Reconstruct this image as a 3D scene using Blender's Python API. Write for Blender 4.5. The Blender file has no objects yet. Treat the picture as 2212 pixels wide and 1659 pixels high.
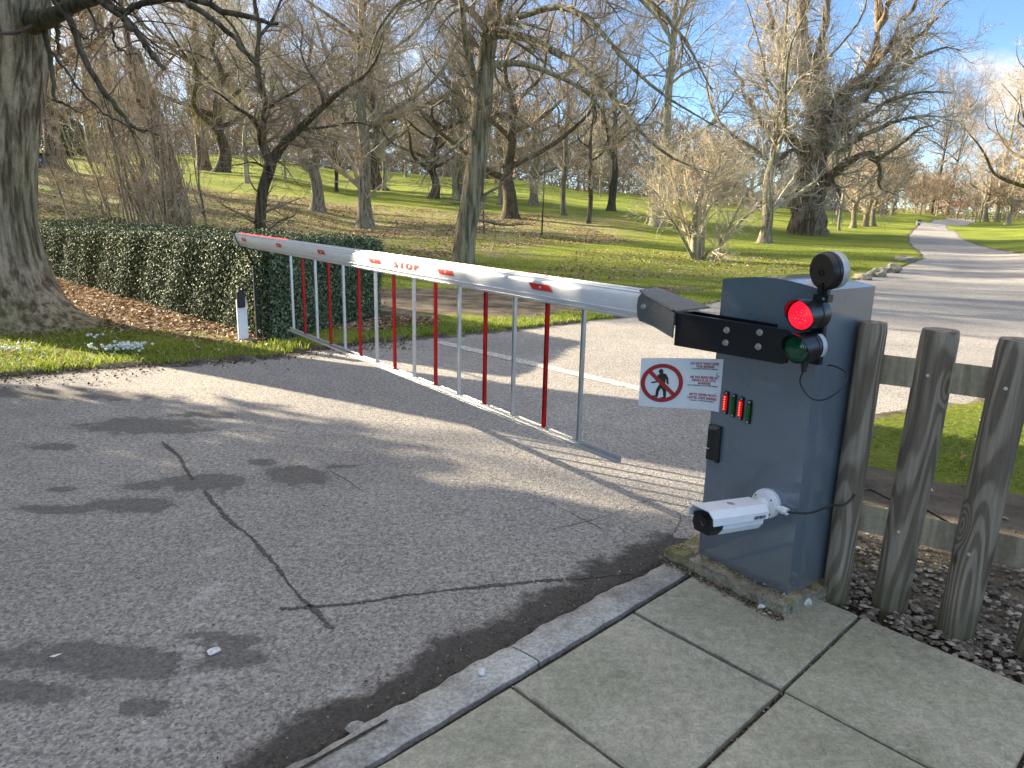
import bpy, bmesh, math, random
import numpy as np
from mathutils import Vector, Matrix, noise as mnoise
R_ = math.radians
C = bpy.context.scene.collection
sc = bpy.context.scene
random.seed(4); rng = np.random.default_rng(4)

# ------------------------------------------------------------------ camera, sky, sun, exposure
CAMH, PITCH, ROLL, FPX = 1.47, R_(13.6), R_(1.35), 1597.0
cam_d = bpy.data.cameras.new('camera'); cam = bpy.data.objects.new('camera', cam_d); C.objects.link(cam)
cam_d.sensor_width = 36.0; cam_d.lens = 36.0*FPX/2212.0
cam_d.clip_start = 0.05; cam_d.clip_end = 3000
_r = Vector((1, 0, 0)); _f = Vector((0, math.cos(PITCH), -math.sin(PITCH))); _u = _r.cross(_f)
_rr = _r*math.cos(ROLL)+_u*math.sin(ROLL); _uu = _u*math.cos(ROLL)-_r*math.sin(ROLL)
cam.matrix_world = Matrix(((_rr.x, _uu.x, -_f.x, 0), (_rr.y, _uu.y, -_f.y, 0), (_rr.z, _uu.z, -_f.z, CAMH), (0, 0, 0, 1)))
sc.camera = cam
SUN_AZ = (-0.89, 0.454)          # horizontal direction towards the sun
SUN_EL = R_(20.0)
_n = math.hypot(*SUN_AZ)
S = Vector((SUN_AZ[0]/_n*math.cos(SUN_EL), SUN_AZ[1]/_n*math.cos(SUN_EL), math.sin(SUN_EL)))
sl = bpy.data.lights.new('sun', 'SUN'); sl.energy = 5.0; sl.angle = R_(0.55); sl.color = (1.0, 0.86, 0.64)
so = bpy.data.objects.new('sun', sl); C.objects.link(so)
so.rotation_euler = S.to_track_quat('Z', 'Y').to_euler(); so.location = (-30, 20, 20)

world = bpy.data.worlds.new('World'); sc.world = world; world.use_nodes = True
wt = world.node_tree; wn = wt.nodes; wl = wt.links; wn.clear()
wo = wn.new('ShaderNodeOutputWorld'); bg = wn.new('ShaderNodeBackground'); bg.inputs[1].default_value = 0.15
sky = wn.new('ShaderNodeTexSky'); sky.sky_type = 'NISHITA'; sky.sun_disc = False
sky.sun_elevation = SUN_EL; sky.sun_rotation = math.atan2(SUN_AZ[0], SUN_AZ[1])
sky.air_density = 1.0; sky.dust_density = 0.2; sky.ozone_density = 3.0; sky.altitude = 3000
tc = wn.new('ShaderNodeTexCoord')
mp = wn.new('ShaderNodeMapping'); mp.inputs['Scale'].default_value = (1, 1, 2.4)
nz = wn.new('ShaderNodeTexNoise'); nz.inputs['Scale'].default_value = 5.0; nz.inputs['Detail'].default_value = 9; nz.inputs['Roughness'].default_value = 0.55
wl.new(tc.outputs['Generated'], mp.inputs[0]); wl.new(mp.outputs[0], nz.inputs['Vector'])
def wmath(op, a, b=None, c=None):
    n = wn.new('ShaderNodeMath'); n.operation = op
    for i, v in enumerate((a, b, c)):
        if v is None: continue
        if isinstance(v, (int, float)): n.inputs[i].default_value = v
        else: wl.new(v, n.inputs[i])
    return n.outputs[0]
def cloud(direction, width, thr, soft):
    d = Vector(direction).normalized()
    dp = wn.new('ShaderNodeVectorMath'); dp.operation = 'DOT_PRODUCT'; wl.new(tc.outputs['Generated'], dp.inputs[0]); dp.inputs[1].default_value = d
    near = wn.new('ShaderNodeMapRange'); near.interpolation_type = 'SMOOTHSTEP'
    wl.new(dp.outputs['Value'], near.inputs[0]); near.inputs[1].default_value = math.cos(width); near.inputs[2].default_value = math.cos(width*0.15)
    v = wmath('ADD', nz.outputs['Fac'], wmath('MULTIPLY', near.outputs[0], 0.34))
    m = wn.new('ShaderNodeMapRange'); m.interpolation_type = 'SMOOTHSTEP'; wl.new(v, m.inputs[0]); m.inputs[1].default_value = thr; m.inputs[2].default_value = thr+soft
    return wmath('MULTIPLY', m.outputs[0], wmath('MINIMUM', 1.0, wmath('MULTIPLY', near.outputs[0], 3.0)))
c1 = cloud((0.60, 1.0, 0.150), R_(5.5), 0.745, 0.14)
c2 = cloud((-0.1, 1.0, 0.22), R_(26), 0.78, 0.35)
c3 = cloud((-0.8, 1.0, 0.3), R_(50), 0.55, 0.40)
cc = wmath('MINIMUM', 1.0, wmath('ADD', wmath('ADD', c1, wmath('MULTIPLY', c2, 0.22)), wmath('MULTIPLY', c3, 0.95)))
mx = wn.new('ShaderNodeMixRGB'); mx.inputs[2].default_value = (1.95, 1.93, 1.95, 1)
hs = wn.new('ShaderNodeHueSaturation'); hs.inputs['Saturation'].default_value = 1.02; hs.inputs['Value'].default_value = 0.49
wl.new(sky.outputs[0], hs.inputs['Color'])
# broken bright cloud overhead, out of view, added to lift and neutralise the shade
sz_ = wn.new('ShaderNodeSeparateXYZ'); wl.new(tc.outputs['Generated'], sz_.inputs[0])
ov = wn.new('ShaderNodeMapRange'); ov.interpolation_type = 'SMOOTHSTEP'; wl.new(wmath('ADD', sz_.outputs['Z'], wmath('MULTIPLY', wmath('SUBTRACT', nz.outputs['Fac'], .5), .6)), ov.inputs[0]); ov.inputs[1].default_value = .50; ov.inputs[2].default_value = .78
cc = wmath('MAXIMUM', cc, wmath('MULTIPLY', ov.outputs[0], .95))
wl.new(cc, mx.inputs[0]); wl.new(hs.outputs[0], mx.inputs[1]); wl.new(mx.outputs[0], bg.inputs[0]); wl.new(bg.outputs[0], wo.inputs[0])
sc.view_settings.view_transform = 'Standard'; sc.view_settings.look = 'None'
sc.view_settings.exposure = 2.0; sc.view_settings.gamma = 1.0
sc.cycles.max_bounces = 6; sc.cycles.transparent_max_bounces = 6; sc.cycles.use_adaptive_sampling = True

# ------------------------------------------------------------------ small helpers
def ray(px, py):
    x = px-1106.0; y = py-829.5
    xr = x*math.cos(ROLL)+y*math.sin(ROLL); yr = -x*math.sin(ROLL)+y*math.cos(ROLL)
    return Vector((xr, FPX*math.cos(PITCH)-yr*math.sin(PITCH), -(yr*math.cos(PITCH)+FPX*math.sin(PITCH))))
def at(px, py, Y):                   # the point at distance Y seen at that place of the photograph
    d = ray(px, py); t = Y/d.y; return Vector((d.x*t, Y, CAMH+d.z*t))
def G(px, py, z=0.0):
    d = ray(px, py); t = (z-CAMH)/d.z; return Vector((d.x*t, d.y*t, z))

# terrain heights read along lines of sight (a = X/Y) at distances Y
HC_A = np.array([-1.2, -0.66, -0.5, -0.35, -0.2, 0.0, 0.12, 0.25, 0.4, 0.52, 0.6, 0.8, 1.3])
HC_Y = np.array([0.1, 12., 14., 20., 32., 45., 60., 80., 110., 160., 260., 600.])
HC_H = np.array([
 [0, 0, .04, .7, 2.1, 3.3, 4.4, 5.8, 8.5, 11., 15., 22.],
 [0, 0, .04, .7, 2.1, 3.3, 4.2, 5.4, 7.8, 10., 14., 22.],
 [0, 0, .03, .5, 1.5, 2.6, 3.7, 5.0, 7.6, 9.5, 13., 20.],
 [0, 0, .02, .3, 0.85, 1.7, 3.0, 4.6, 7.4, 9.0, 12., 18.],
 [0, 0, .02, .1, .30, 1.3, 2.2, 3.5, 5.6, 7.0, 9.5, 15.],
 [0, 0, 0, .02, .40, .95, 1.9, 3.0, 4.8, 6.0, 8.5, 13.],
 [0, 0, 0, 0, .25, .80, 1.5, 2.4, 3.4, 4.4, 6.5, 11.],
 [0, 0, 0, 0, .06, .35, .8, 1.35, 2.0, 3.0, 4.8, 9.],
 [0, 0, 0, 0, 0, .05, .18, .6, 1.6, 2.4, 3.6, 7.],
 [0, 0, 0, 0, 0, .02, .08, .25, 1.0, 1.7, 2.8, 6.],
 [0, 0, 0, 0, 0, 0, .03, .05, .1, .6, 1.8, 5.],
 [0, 0, .05, .2, .45, .55, .6, .7, .8, 1.1, 1.9, 5.],
 [0, 0, .05, .2, .45, .55, .6, .7, .8, 1.1, 1.9, 5.]])
def hgt(x, y):
    x = np.asarray(x, float); y = np.asarray(y, float)
    r = np.hypot(x, y); Y = np.maximum(y, r*0.6); a = np.clip(x/np.maximum(Y, .05), -1.2, 1.3)
    Y = np.clip(Y, 0.1, 599)
    i = np.clip(np.searchsorted(HC_A, a)-1, 0, len(HC_A)-2); j = np.clip(np.searchsorted(HC_Y, Y)-1, 0, len(HC_Y)-2)
    u = (a-HC_A[i])/(HC_A[i+1]-HC_A[i]); v = (Y-HC_Y[j])/(HC_Y[j+1]-HC_Y[j])
    u = u*u*(3-2*u)
    h = HC_H[i, j]*(1-u)*(1-v)+HC_H[i+1, j]*u*(1-v)+HC_H[i, j+1]*(1-u)*v+HC_H[i+1, j+1]*u*v
    amp = np.clip((Y-12)/60, 0, 1)
    h = h+amp*(0.18*np.sin(x*.31+y*.13)+0.12*np.sin(x*.11-y*.27+1))*np.clip(1-Y/300, 0, 1)
    back = np.clip((y/np.maximum(r, .01)+.2)/.5, 0, 1)
    return h*back
def on_ground(px, py):
    d = ray(px, py); lo = 3.0
    t = 3.0/d.y; p0 = None
    for k in range(4000):
        Y = 3.0*1.0022**k
        t = Y/d.y; x = d.x*t; z = CAMH+d.z*t
        if z <= float(hgt(x, Y)): return Vector((x, Y, float(hgt(x, Y))))
        if Y > 500: break
    return Vector((x, Y, float(hgt(x, Y))))

def poly_sd(x, y, poly):             # signed distance, negative inside
    P = np.array(poly, float); n = len(P); d = np.full(x.shape, 1e9); inside = np.zeros(x.shape, bool)
    for k in range(n):
        a = P[k]; b = P[(k+1) % n]; e = b-a; w0 = x-a[0]; w1 = y-a[1]
        t = np.clip((w0*e[0]+w1*e[1])/(e@e+1e-12), 0, 1)
        d = np.minimum(d, np.hypot(w0-e[0]*t, w1-e[1]*t))
        c = ((a[1] > y) != (b[1] > y)) & (x < (b[0]-a[0])*(y-a[1])/((b[1]-a[1]) if b[1] != a[1] else 1e-9)+a[0])
        inside ^= c
    return np.where(inside, -d, d)
def line_d(x, y, pts):
    d = np.full(x.shape, 1e9)
    for a, b in zip(pts[:-1], pts[1:]):
        ex, ey = b[0]-a[0], b[1]-a[1]; w0 = x-a[0]; w1 = y-a[1]
        t = np.clip((w0*ex+w1*ey)/(ex*ex+ey*ey+1e-12), 0, 1)
        d = np.minimum(d, np.hypot(w0-ex*t, w1-ey*t))
    return d
def sstep(x, a, b):
    t = np.clip((x-a)/(b-a), 0, 1); return t*t*(3-2*t)

# objects
def link(o, parent=None):
    C.objects.link(o)
    if parent is not None: o.parent = parent
    return o
def tag(o, label=None, cat=None, group=None, kind=None):
    if label: o['label'] = label
    if cat: o['category'] = cat
    if group: o['group'] = group
    if kind: o['kind'] = kind
    return o
def thing(name, label, cat, loc=(0, 0, 0), rz=0.0, group=None):
    o = bpy.data.objects.new(name, None); o.empty_display_size = .2; link(o)
    o.location = loc; o.rotation_euler = (0, 0, rz); return tag(o, label, cat, group)
def np_mesh(name, V, F, mats, parent=None, smooth=True, midx=None, attrs=None):
    V = np.asarray(V, np.float32).reshape(-1, 3); me = bpy.data.meshes.new(name)
    me.vertices.add(len(V)); me.vertices.foreach_set('co', V.ravel())
    if isinstance(F, np.ndarray): k = F.shape[1]; nf = len(F); idx = F.ravel(); tot = np.full(nf, k)
    else:
        nf = sum(len(f) for f in F); idx = np.concatenate([f.ravel() for f in F]); tot = np.concatenate([np.full(len(f), f.shape[1]) for f in F])
    st = np.concatenate([[0], np.cumsum(tot)[:-1]])
    me.loops.add(len(idx)); me.loops.foreach_set('vertex_index', idx.astype(np.int32))
    me.polygons.add(nf); me.polygons.foreach_set('loop_start', st.astype(np.int32)); me.polygons.foreach_set('loop_total', tot.astype(np.int32))
    me.polygons.foreach_set('use_smooth', np.full(nf, bool(smooth)))
    if not isinstance(mats, (list, tuple)): mats = [mats]
    for m in mats: me.materials.append(m)
    if midx is not None: me.polygons.foreach_set('material_index', np.asarray(midx, np.int32))
    if attrs:
        for an, av in attrs.items():
            a = me.attributes.new(an, 'FLOAT', 'POINT'); a.data.foreach_set('value', np.asarray(av, np.float32))
    me.update(calc_edges=True)
    return link(bpy.data.objects.new(name, me), parent)
def bm_obj(name, bm, mat, parent=None, smooth=False, bevel=0.0, seg=2):
    if bevel > 0:
        bmesh.ops.bevel(bm, geom=[e for e in bm.edges if len(e.link_faces) == 2 and e.calc_face_angle(0) > 0.5], offset=bevel, segments=seg, affect='EDGES', clamp_overlap=True)
    bmesh.ops.recalc_face_normals(bm, faces=bm.faces)
    me = bpy.data.meshes.new(name); bm.to_mesh(me); bm.free()
    for m in (mat if isinstance(mat, (list, tuple)) else [mat]): me.materials.append(m)
    if smooth:
        for p in me.polygons: p.use_smooth = True
        me.set_sharp_from_angle(angle=R_(38))
    return link(bpy.data.objects.new(name, me), parent)
def add_box(bm, lo, hi, M=None):
    r = bmesh.ops.create_cube(bm, size=1.0)
    c = [(a+b)/2 for a, b in zip(lo, hi)]; s = [b-a for a, b in zip(lo, hi)]
    for v in r['verts']:
        v.co = Vector((v.co.x*s[0]+c[0], v.co.y*s[1]+c[1], v.co.z*s[2]+c[2]))
        if M is not None: v.co = M @ v.co
    return r['verts']
def add_cyl(bm, p0, p1, r0, r1=None, seg=24, cap=True):
    p0 = Vector(p0); p1 = Vector(p1); r1 = r0 if r1 is None else r1
    q = (p1-p0).to_track_quat('Z', 'Y').to_matrix()
    a = []; b = []
    for i in range(seg):
        t = 2*math.pi*i/seg; o = q @ Vector((math.cos(t), math.sin(t), 0))
        a.append(bm.verts.new(p0+o*r0)); b.append(bm.verts.new(p1+o*r1))
    for i in range(seg):
        j = (i+1) % seg; bm.faces.new((a[i], a[j], b[j], b[i]))
    if cap: bm.faces.new(a[::-1]); bm.faces.new(b)
def add_lathe(bm, prof, p0, axis, seg=32):      # prof: (r, h) along axis
    p0 = Vector(p0); q = Vector(axis).normalized().to_track_quat('Z', 'Y').to_matrix(); rows = []
    for r, h in prof:
        if r < 1e-6: rows.append([bm.verts.new(p0+q @ Vector((0, 0, h)))]); continue
        rows.append([bm.verts.new(p0+q @ Vector((math.cos(2*math.pi*i/seg)*r, math.sin(2*math.pi*i/seg)*r, h))) for i in range(seg)])
    for a, b in zip(rows[:-1], rows[1:]):
        for i in range(seg):
            j = (i+1) % seg
            if len(a) == 1 and len(b) == 1: continue
            if len(a) == 1: bm.faces.new((a[0], b[j], b[i]))
            elif len(b) == 1: bm.faces.new((a[i], a[j], b[0]))
            else: bm.faces.new((a[i], a[j], b[j], b[i]))
def add_tube(bm, pts, r, seg=8):
    pts = [Vector(p) for p in pts]; rows = []
    for k, p in enumerate(pts):
        t = (pts[min(k+1, len(pts)-1)]-pts[max(k-1, 0)]).normalized()
        ref = Vector((0, 0, 1)) if abs(t.z) < .9 else Vector((1, 0, 0))
        a = t.cross(ref).normalized(); b = t.cross(a)
        rr = r[k] if isinstance(r, (list, tuple)) else r
        rows.append([bm.verts.new(p+a*math.cos(2*math.pi*i/seg)*rr+b*math.sin(2*math.pi*i/seg)*rr) for i in range(seg)])
    for a, b in zip(rows[:-1], rows[1:]):
        for i in range(seg): bm.faces.new((a[i], a[(i+1) % seg], b[(i+1) % seg], b[i]))
    bm.faces.new(rows[0][::-1]); bm.faces.new(rows[-1])
def smooth_line(pts, n):                        # Catmull-Rom resample
    P = [Vector(p) for p in pts]; P = [P[0]*2-P[1]]+P+[P[-1]*2-P[-2]]; out = []
    m = len(P)-3
    for k in range(n):
        t = k/(n-1)*m; i = min(int(t), m-1); u = t-i; a, b, c, d = P[i:i+4]
        out.append(0.5*((2*b)+(c-a)*u+(2*a-5*b+4*c-d)*u*u+(3*b-3*c+d-a)*u**3))
    return out

# ------------------------------------------------------------------ materials
def srgb(r, g, b): return tuple(((c/255)/12.92 if c/255 <= .04045 else ((c/255+.055)/1.055)**2.4) for c in (r, g, b))+(1,)
class Mat:
    def __init__(s, name):
        s.m = bpy.data.materials.new(name); s.m.use_nodes = True; s.t = s.m.node_tree; s.n = s.t.nodes; s.l = s.t.links
        s.b = s.n['Principled BSDF']; s.tc = s.n.new('ShaderNodeTexCoord')
    def _in(s, sock, v):
        if isinstance(v, (int, float, tuple, list)): sock.default_value = v
        else: s.l.new(v, sock)
    def set(s, **k):
        for kk, v in k.items(): s._in(s.b.inputs[kk.replace('_', ' ')], v)
        return s
    def coords(s, scale=(1, 1, 1), kind='Object'):
        m = s.n.new('ShaderNodeMapping'); m.inputs['Scale'].default_value = scale; s.l.new(s.tc.outputs[kind], m.inputs[0]); return m.outputs[0]
    def noise(s, scale=5, detail=4, rough=.55, vec=None, dist=0.0):
        n = s.n.new('ShaderNodeTexNoise'); n.inputs['Scale'].default_value = scale; n.inputs['Detail'].default_value = detail
        n.inputs['Roughness'].default_value = rough; n.inputs['Distortion'].default_value = dist
        s.l.new(vec if vec is not None else s.tc.outputs['Object'], n.inputs['Vector']); return n.outputs['Fac']
    def vor(s, scale=5, vec=None, out='Distance', feature='F1'):
        n = s.n.new('ShaderNodeTexVoronoi'); n.feature = feature; n.inputs['Scale'].default_value = scale
        s.l.new(vec if vec is not None else s.tc.outputs['Object'], n.inputs['Vector']); return n.outputs[out]
    def ramp(s, f, *stops):
        n = s.n.new('ShaderNodeValToRGB'); e = n.color_ramp.elements
        while len(e) > 1: e.remove(e[0])
        e[0].position = stops[0][0]; e[0].color = s.col(stops[0][1])
        for p, c in stops[1:]:
            x = e.new(p); x.color = s.col(c)
        s.l.new(f, n.inputs[0]); return n.outputs[0]
    def col(s, c):
        if isinstance(c, (int, float)): return (c, c, c, 1)
        return tuple(c)+((1,) if len(c) == 3 else ())
    def mix(s, f, a, b, mode='MIX'):
        n = s.n.new('ShaderNodeMixRGB'); n.blend_type = mode; s._in(n.inputs[0], f)
        s._in(n.inputs[1], s.col(a) if isinstance(a, (int, float, tuple)) else a); s._in(n.inputs[2], s.col(b) if isinstance(b, (int, float, tuple)) else b); return n.outputs[0]
    def math(s, op, a, b=0.0, clamp=False):
        n = s.n.new('ShaderNodeMath'); n.operation = op; n.use_clamp = clamp; s._in(n.inputs[0], a); s._in(n.inputs[1], b); return n.outputs[0]
    def rng(s, v, a, b, c=0.0, d=1.0):
        n = s.n.new('ShaderNodeMapRange'); s.l.new(v, n.inputs[0]); n.interpolation_type = 'SMOOTHSTEP'
        for i, x in enumerate((a, b, c, d)): n.inputs[i+1].default_value = x
        return n.outputs[0]
    def attr(s, name):
        n = s.n.new('ShaderNodeAttribute'); n.attribute_name = name; return n.outputs['Fac']
    def island(s): return s.n.new('ShaderNodeNewGeometry').outputs['Random Per Island']
    def objrand(s): return s.n.new('ShaderNodeObjectInfo').outputs['Random']
    def bump(s, h, strength=.5, dist=.01, prev=None):
        n = s.n.new('ShaderNodeBump'); n.inputs['Strength'].default_value = strength; n.inputs['Distance'].default_value = dist
        s.l.new(h, n.inputs['Height'])
        if prev is not None: s.l.new(prev, n.inputs['Normal'])
        s.l.new(n.outputs[0], s.b.inputs['Normal']); return n.outputs[0]

def plain(name, col, rough=.5, metal=0.0, var=.12, scale=30, bump=0.0, **k):
    M = Mat(name); f = M.noise(scale, 4)
    c = M.mix(M.rng(f, .3, .7), tuple(x*(1-var) for x in col[:3]), tuple(min(1, x*(1+var)) for x in col[:3]))
    M.set(Base_Color=c, Roughness=rough, Metallic=metal, **k)
    if bump: M.bump(f, bump, .002)
    return M.m
def bark(name, c0, c1, algae=0.0, sc_=1.0, bstr=.8, bd=.03):
    M = Mat(name); v = M.coords((15*sc_, 15*sc_, 1.5*sc_))
    f = M.noise(1.0, 6, .65, v, .35); g = M.noise(.8*sc_, 3)
    fine = M.noise(40*sc_, 4)
    c = M.mix(M.rng(f, .35, .65), c0, c1)
    c = M.mix(M.math('MULTIPLY', M.rng(g, .45, .7), algae), c, (.13, .15, .05))
    c = M.mix(.35, c, M.ramp(fine, (.3, .35), (.7, .75)), 'OVERLAY')
    M.set(Base_Color=c, Roughness=.9, Specular_IOR_Level=.2)
    M.bump(M.math('ADD', f, M.math('MULTIPLY', fine, .25)), bstr, bd); return M.m

def m_asphalt():
    M = Mat('asphalt'); big = M.noise(.55, 4); mid = M.noise(4, 5, .6); fine = M.noise(95, 3, .7); agg = M.vor(110, out='Color')
    aggv = M.math('MULTIPLY', M.vor(110), 1.0)
    base = M.mix(M.rng(big, .3, .7), (.33, .308, .282), (.42, .392, .357))
    base = M.mix(M.math('MULTIPLY', M.rng(mid, .4, .75), .5), base, (.30, .28, .26))
    base = M.mix(.6, base, M.ramp(M.noise(42, 4, .8), (.3, .15), (.7, .85)), 'OVERLAY')
    base = M.mix(.8, base, M.ramp(agg, (.0, .12), (.5, .46), (.93, .66), (1.0, .98)), 'OVERLAY')
    warp = M.math('MULTIPLY', M.math('SUBTRACT', M.noise(6, 7, .68), .5), 1.25)
    wf = M.math('ADD', M.attr('stain'), warp)
    stain = M.rng(wf, .50, .60); halo = M.rng(wf, .2, .55)
    base = M.mix(M.math('MULTIPLY', halo, .14), base, (.06, .058, .055))
    base = M.mix(M.math('MULTIPLY', stain, .58), base, (.075, .07, .065))
    cd = M.math('ADD', M.attr('crack'), M.math('MULTIPLY', M.math('SUBTRACT', M.noise(38, 5, .7), .5), .03))
    crack = M.rng(cd, .004, .020, 1.0, 0.0)
    crack = M.math('MULTIPLY', crack, M.rng(M.noise(3.2, 3), .28, .5, .35, 1.0))
    base = M.mix(M.math('MULTIPLY', crack, .8), base, (.035, .032, .03))
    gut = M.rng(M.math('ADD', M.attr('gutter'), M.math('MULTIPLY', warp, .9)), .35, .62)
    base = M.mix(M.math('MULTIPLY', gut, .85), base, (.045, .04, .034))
    pale = M.rng(M.math('ADD', M.attr('pale'), M.math('MULTIPLY', M.math('SUBTRACT', M.noise(30, 6, .75), .5), 2.2)), .80, .92)
    base = M.mix(M.math('MULTIPLY', pale, .45), base, (.6, .6, .58))
    M.set(Base_Color=base, Roughness=M.math('SUBTRACT', .86, M.math('MULTIPLY', stain, .12)), Specular_IOR_Level=.35)
    h = M.math('ADD', M.math('MULTIPLY', M.vor(120), -.9), M.math('MULTIPLY', M.noise(260, 3, .7), .5))
    h = M.math('SUBTRACT', h, M.math('MULTIPLY', crack, 1.2))
    b1 = M.bump(h, .9, .008); M.bump(M.noise(30, 5, .7), .5, .015, b1); return M.m
def m_ground():
    M = Mat('ground_grass_soil')
    n1 = M.noise(.35, 5); n2 = M.noise(2.2, 6, .65); n3 = M.noise(30, 5, .7); n4 = M.noise(150, 3, .7)
    grass = M.mix(M.rng(n1, .3, .7), (.14, .19, .02), (.27, .305, .04))
    grass = M.mix(M.math('MULTIPLY', M.rng(n2, .5, .75), .55), grass, (.30, .27, .07))
    grass = M.mix(M.math('MULTIPLY', M.rng(M.noise(5, 6, .7), .52, .68), .5), grass, (.15, .13, .06))
    grass = M.mix(.85, grass, M.ramp(n3, (.25, .1), (.75, .9)), 'OVERLAY')
    lit = M.mix(M.rng(M.vor(16, out='Color'), .2, .9), (.17, .115, .07), (.50, .40, .28))
    lit = M.mix(.5, lit, M.ramp(n3, (.25, .15), (.75, .85)), 'OVERLAY')
    dirt = M.mix(M.rng(n2, .3, .7), (.085, .068, .05), (.25, .21, .16)); dirt = M.mix(.6, dirt, M.ramp(n4, (.3, .2), (.7, .8)), 'OVERLAY')
    lm = M.rng(M.math('ADD', M.attr('litter'), M.math('MULTIPLY', M.math('SUBTRACT', n2, .5), 2.4)), .32, .66)
    dm = M.rng(M.math('ADD', M.attr('dirt'), M.math('MULTIPLY', M.math('SUBTRACT', M.noise(6, 5, .6), .5), 1.1)), .4, .62)
    c = M.mix(M.math('MULTIPLY', lm, .88), grass, lit); c = M.mix(dm, c, dirt)
    M.set(Base_Color=c, Roughness=.95, Specular_IOR_Level=.15)
    b1 = M.bump(M.noise(22, 6, .75), .9, .06); M.bump(n4, .6, .01, b1); return M.m
def m_slab():
    M = Mat('paving_slab'); r = M.island(); n1 = M.noise(2.4, 5, .6); n2 = M.noise(70, 4, .7); v = M.vor(160, out='Color')
    c = M.mix(M.rng(n1, .3, .7), (.27, .265, .195), (.40, .385, .30)); c = M.mix(M.math('MULTIPLY', r, .35), c, (.36, .36, .30))
    c = M.mix(M.math('MULTIPLY', M.rng(M.noise(1.4, 6, .6), .45, .65), .5), c, (.24, .25, .17)); c = M.mix(M.math('MULTIPLY', M.rng(M.noise(7, 5, .7), .56, .7), .4), c, (.17, .165, .13))
    c = M.mix(.55, c, M.ramp(M.noise(26, 6, .75), (.3, .25), (.7, .75)), 'OVERLAY')
    c = M.mix(.55, c, M.ramp(v, (0, .25), (.6, .48), (.97, .6), (1, .95)), 'OVERLAY')
    streak = M.noise(1.0, 5, .7, M.coords((3, 26, 3)))
    c = M.mix(M.math('MULTIPLY', M.rng(streak, .55, .75), .45), c, (.50, .49, .42))
    sp = M.rng(M.vor(13), .045, .02); c = M.mix(M.math('MULTIPLY', sp, .6), c, (.75, .75, .7))
    M.set(Base_Color=c, Roughness=.8); b1 = M.bump(n2, .5, .003); M.bump(M.noise(11, 5), .5, .012, b1); return M.m
def m_kerb():
    M = Mat('kerb_concrete'); n1 = M.noise(5, 6, .65); n2 = M.noise(80, 4, .7)
    c = M.mix(M.rng(n1, .3, .7), (.20, .195, .175), (.40, .39, .36)); c = M.mix(M.math('MULTIPLY', M.rng(M.noise(3, 6, .65), .45, .65), .5), c, (.60, .60, .58))
    c = M.mix(.6, c, M.ramp(n2, (.3, .2), (.7, .8)), 'OVERLAY')
    M.set(Base_Color=c, Roughness=.85); b1 = M.bump(n2, .6, .004); M.bump(n1, .5, .015, b1); return M.m
def m_plinth():
    M = Mat('mossy_concrete'); n1 = M.noise(9, 6, .65); n2 = M.noise(90, 4, .7)
    c = M.mix(M.rng(n1, .3, .7), (.19, .16, .12), (.38, .34, .27)); c = M.mix(M.math('MULTIPLY', M.rng(M.noise(7, 6, .7), .44, .56), .8), c, (.16, .15, .035)); c = M.mix(M.math('MULTIPLY', M.rng(M.noise(16, 5, .7), .55, .65), .7), c, (.05, .04, .03))
    c = M.mix(.6, c, M.ramp(n2, (.3, .2), (.7, .8)), 'OVERLAY')
    M.set(Base_Color=c, Roughness=.92); b1 = M.bump(n2, .8, .004); M.bump(n1, .8, .02, b1); return M.m
def m_cabinet():
    M = Mat('blue_grey_paint'); n1 = M.noise(3, 4); st = M.noise(1, 5, .6, M.coords((14, 14, .8)))
    c = M.mix(M.rng(n1, .3, .7), (.10, .135, .17), (.125, .165, .205)); c = M.mix(M.math('MULTIPLY', M.rng(st, .55, .75), .22), c, (.17, .19, .18))
    c = M.mix(M.math('MULTIPLY', M.rng(M.noise(90, 3, .8), .70, .76), .25), c, (.05, .05, .04))
    sx = M.n.new('ShaderNodeSeparateXYZ'); M.l.new(M.tc.outputs['Object'], sx.inputs[0])
    low = M.rng(M.math('ADD', sx.outputs['Z'], M.math('MULTIPLY', M.math('SUBTRACT', M.noise(10, 6, .7), .5), .5)), .05, .34, 1, 0)
    c = M.mix(M.math('MULTIPLY', low, .38), c, (.17, .15, .11))
    drip = M.math('MULTIPLY', M.rng(M.math('ABSOLUTE', M.math('ADD', M.math('SUBTRACT', sx.outputs['X'], .005), M.math('MULTIPLY', M.math('SUBTRACT', M.noise(5, 2), .5), .02))), .002, .022, 1, 0), M.rng(sx.outputs['Z'], .25, .95))
    c = M.mix(M.math('MULTIPLY', drip, .30), c, (.16, .16, .12))
    spl = M.rng(M.noise(140, 3, .8), .66, .70); c = M.mix(M.math('MULTIPLY', spl, M.math('MULTIPLY', low, .6)), c, (.10, .085, .06))
    M.set(Base_Color=c, Roughness=M.rng(M.noise(7, 5), .2, .8, .24, .36), Specular_IOR_Level=.6, Coat_Weight=1.0, Coat_Roughness=.07, Coat_IOR=1.9)
    M.bump(M.noise(350, 2), .06, .001); return M.m
def m_alu(name, c=(.72, .73, .75), r=.34):
    M = Mat(name); n = M.noise(1, 4, .6, M.coords((4, 40, 40)))
    M.set(Base_Color=M.mix(M.rng(n, .3, .7), tuple(x*.86 for x in c), c), Metallic=.85, Roughness=M.rng(n, .2, .8, r-.06, r+.1)); return M.m
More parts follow.
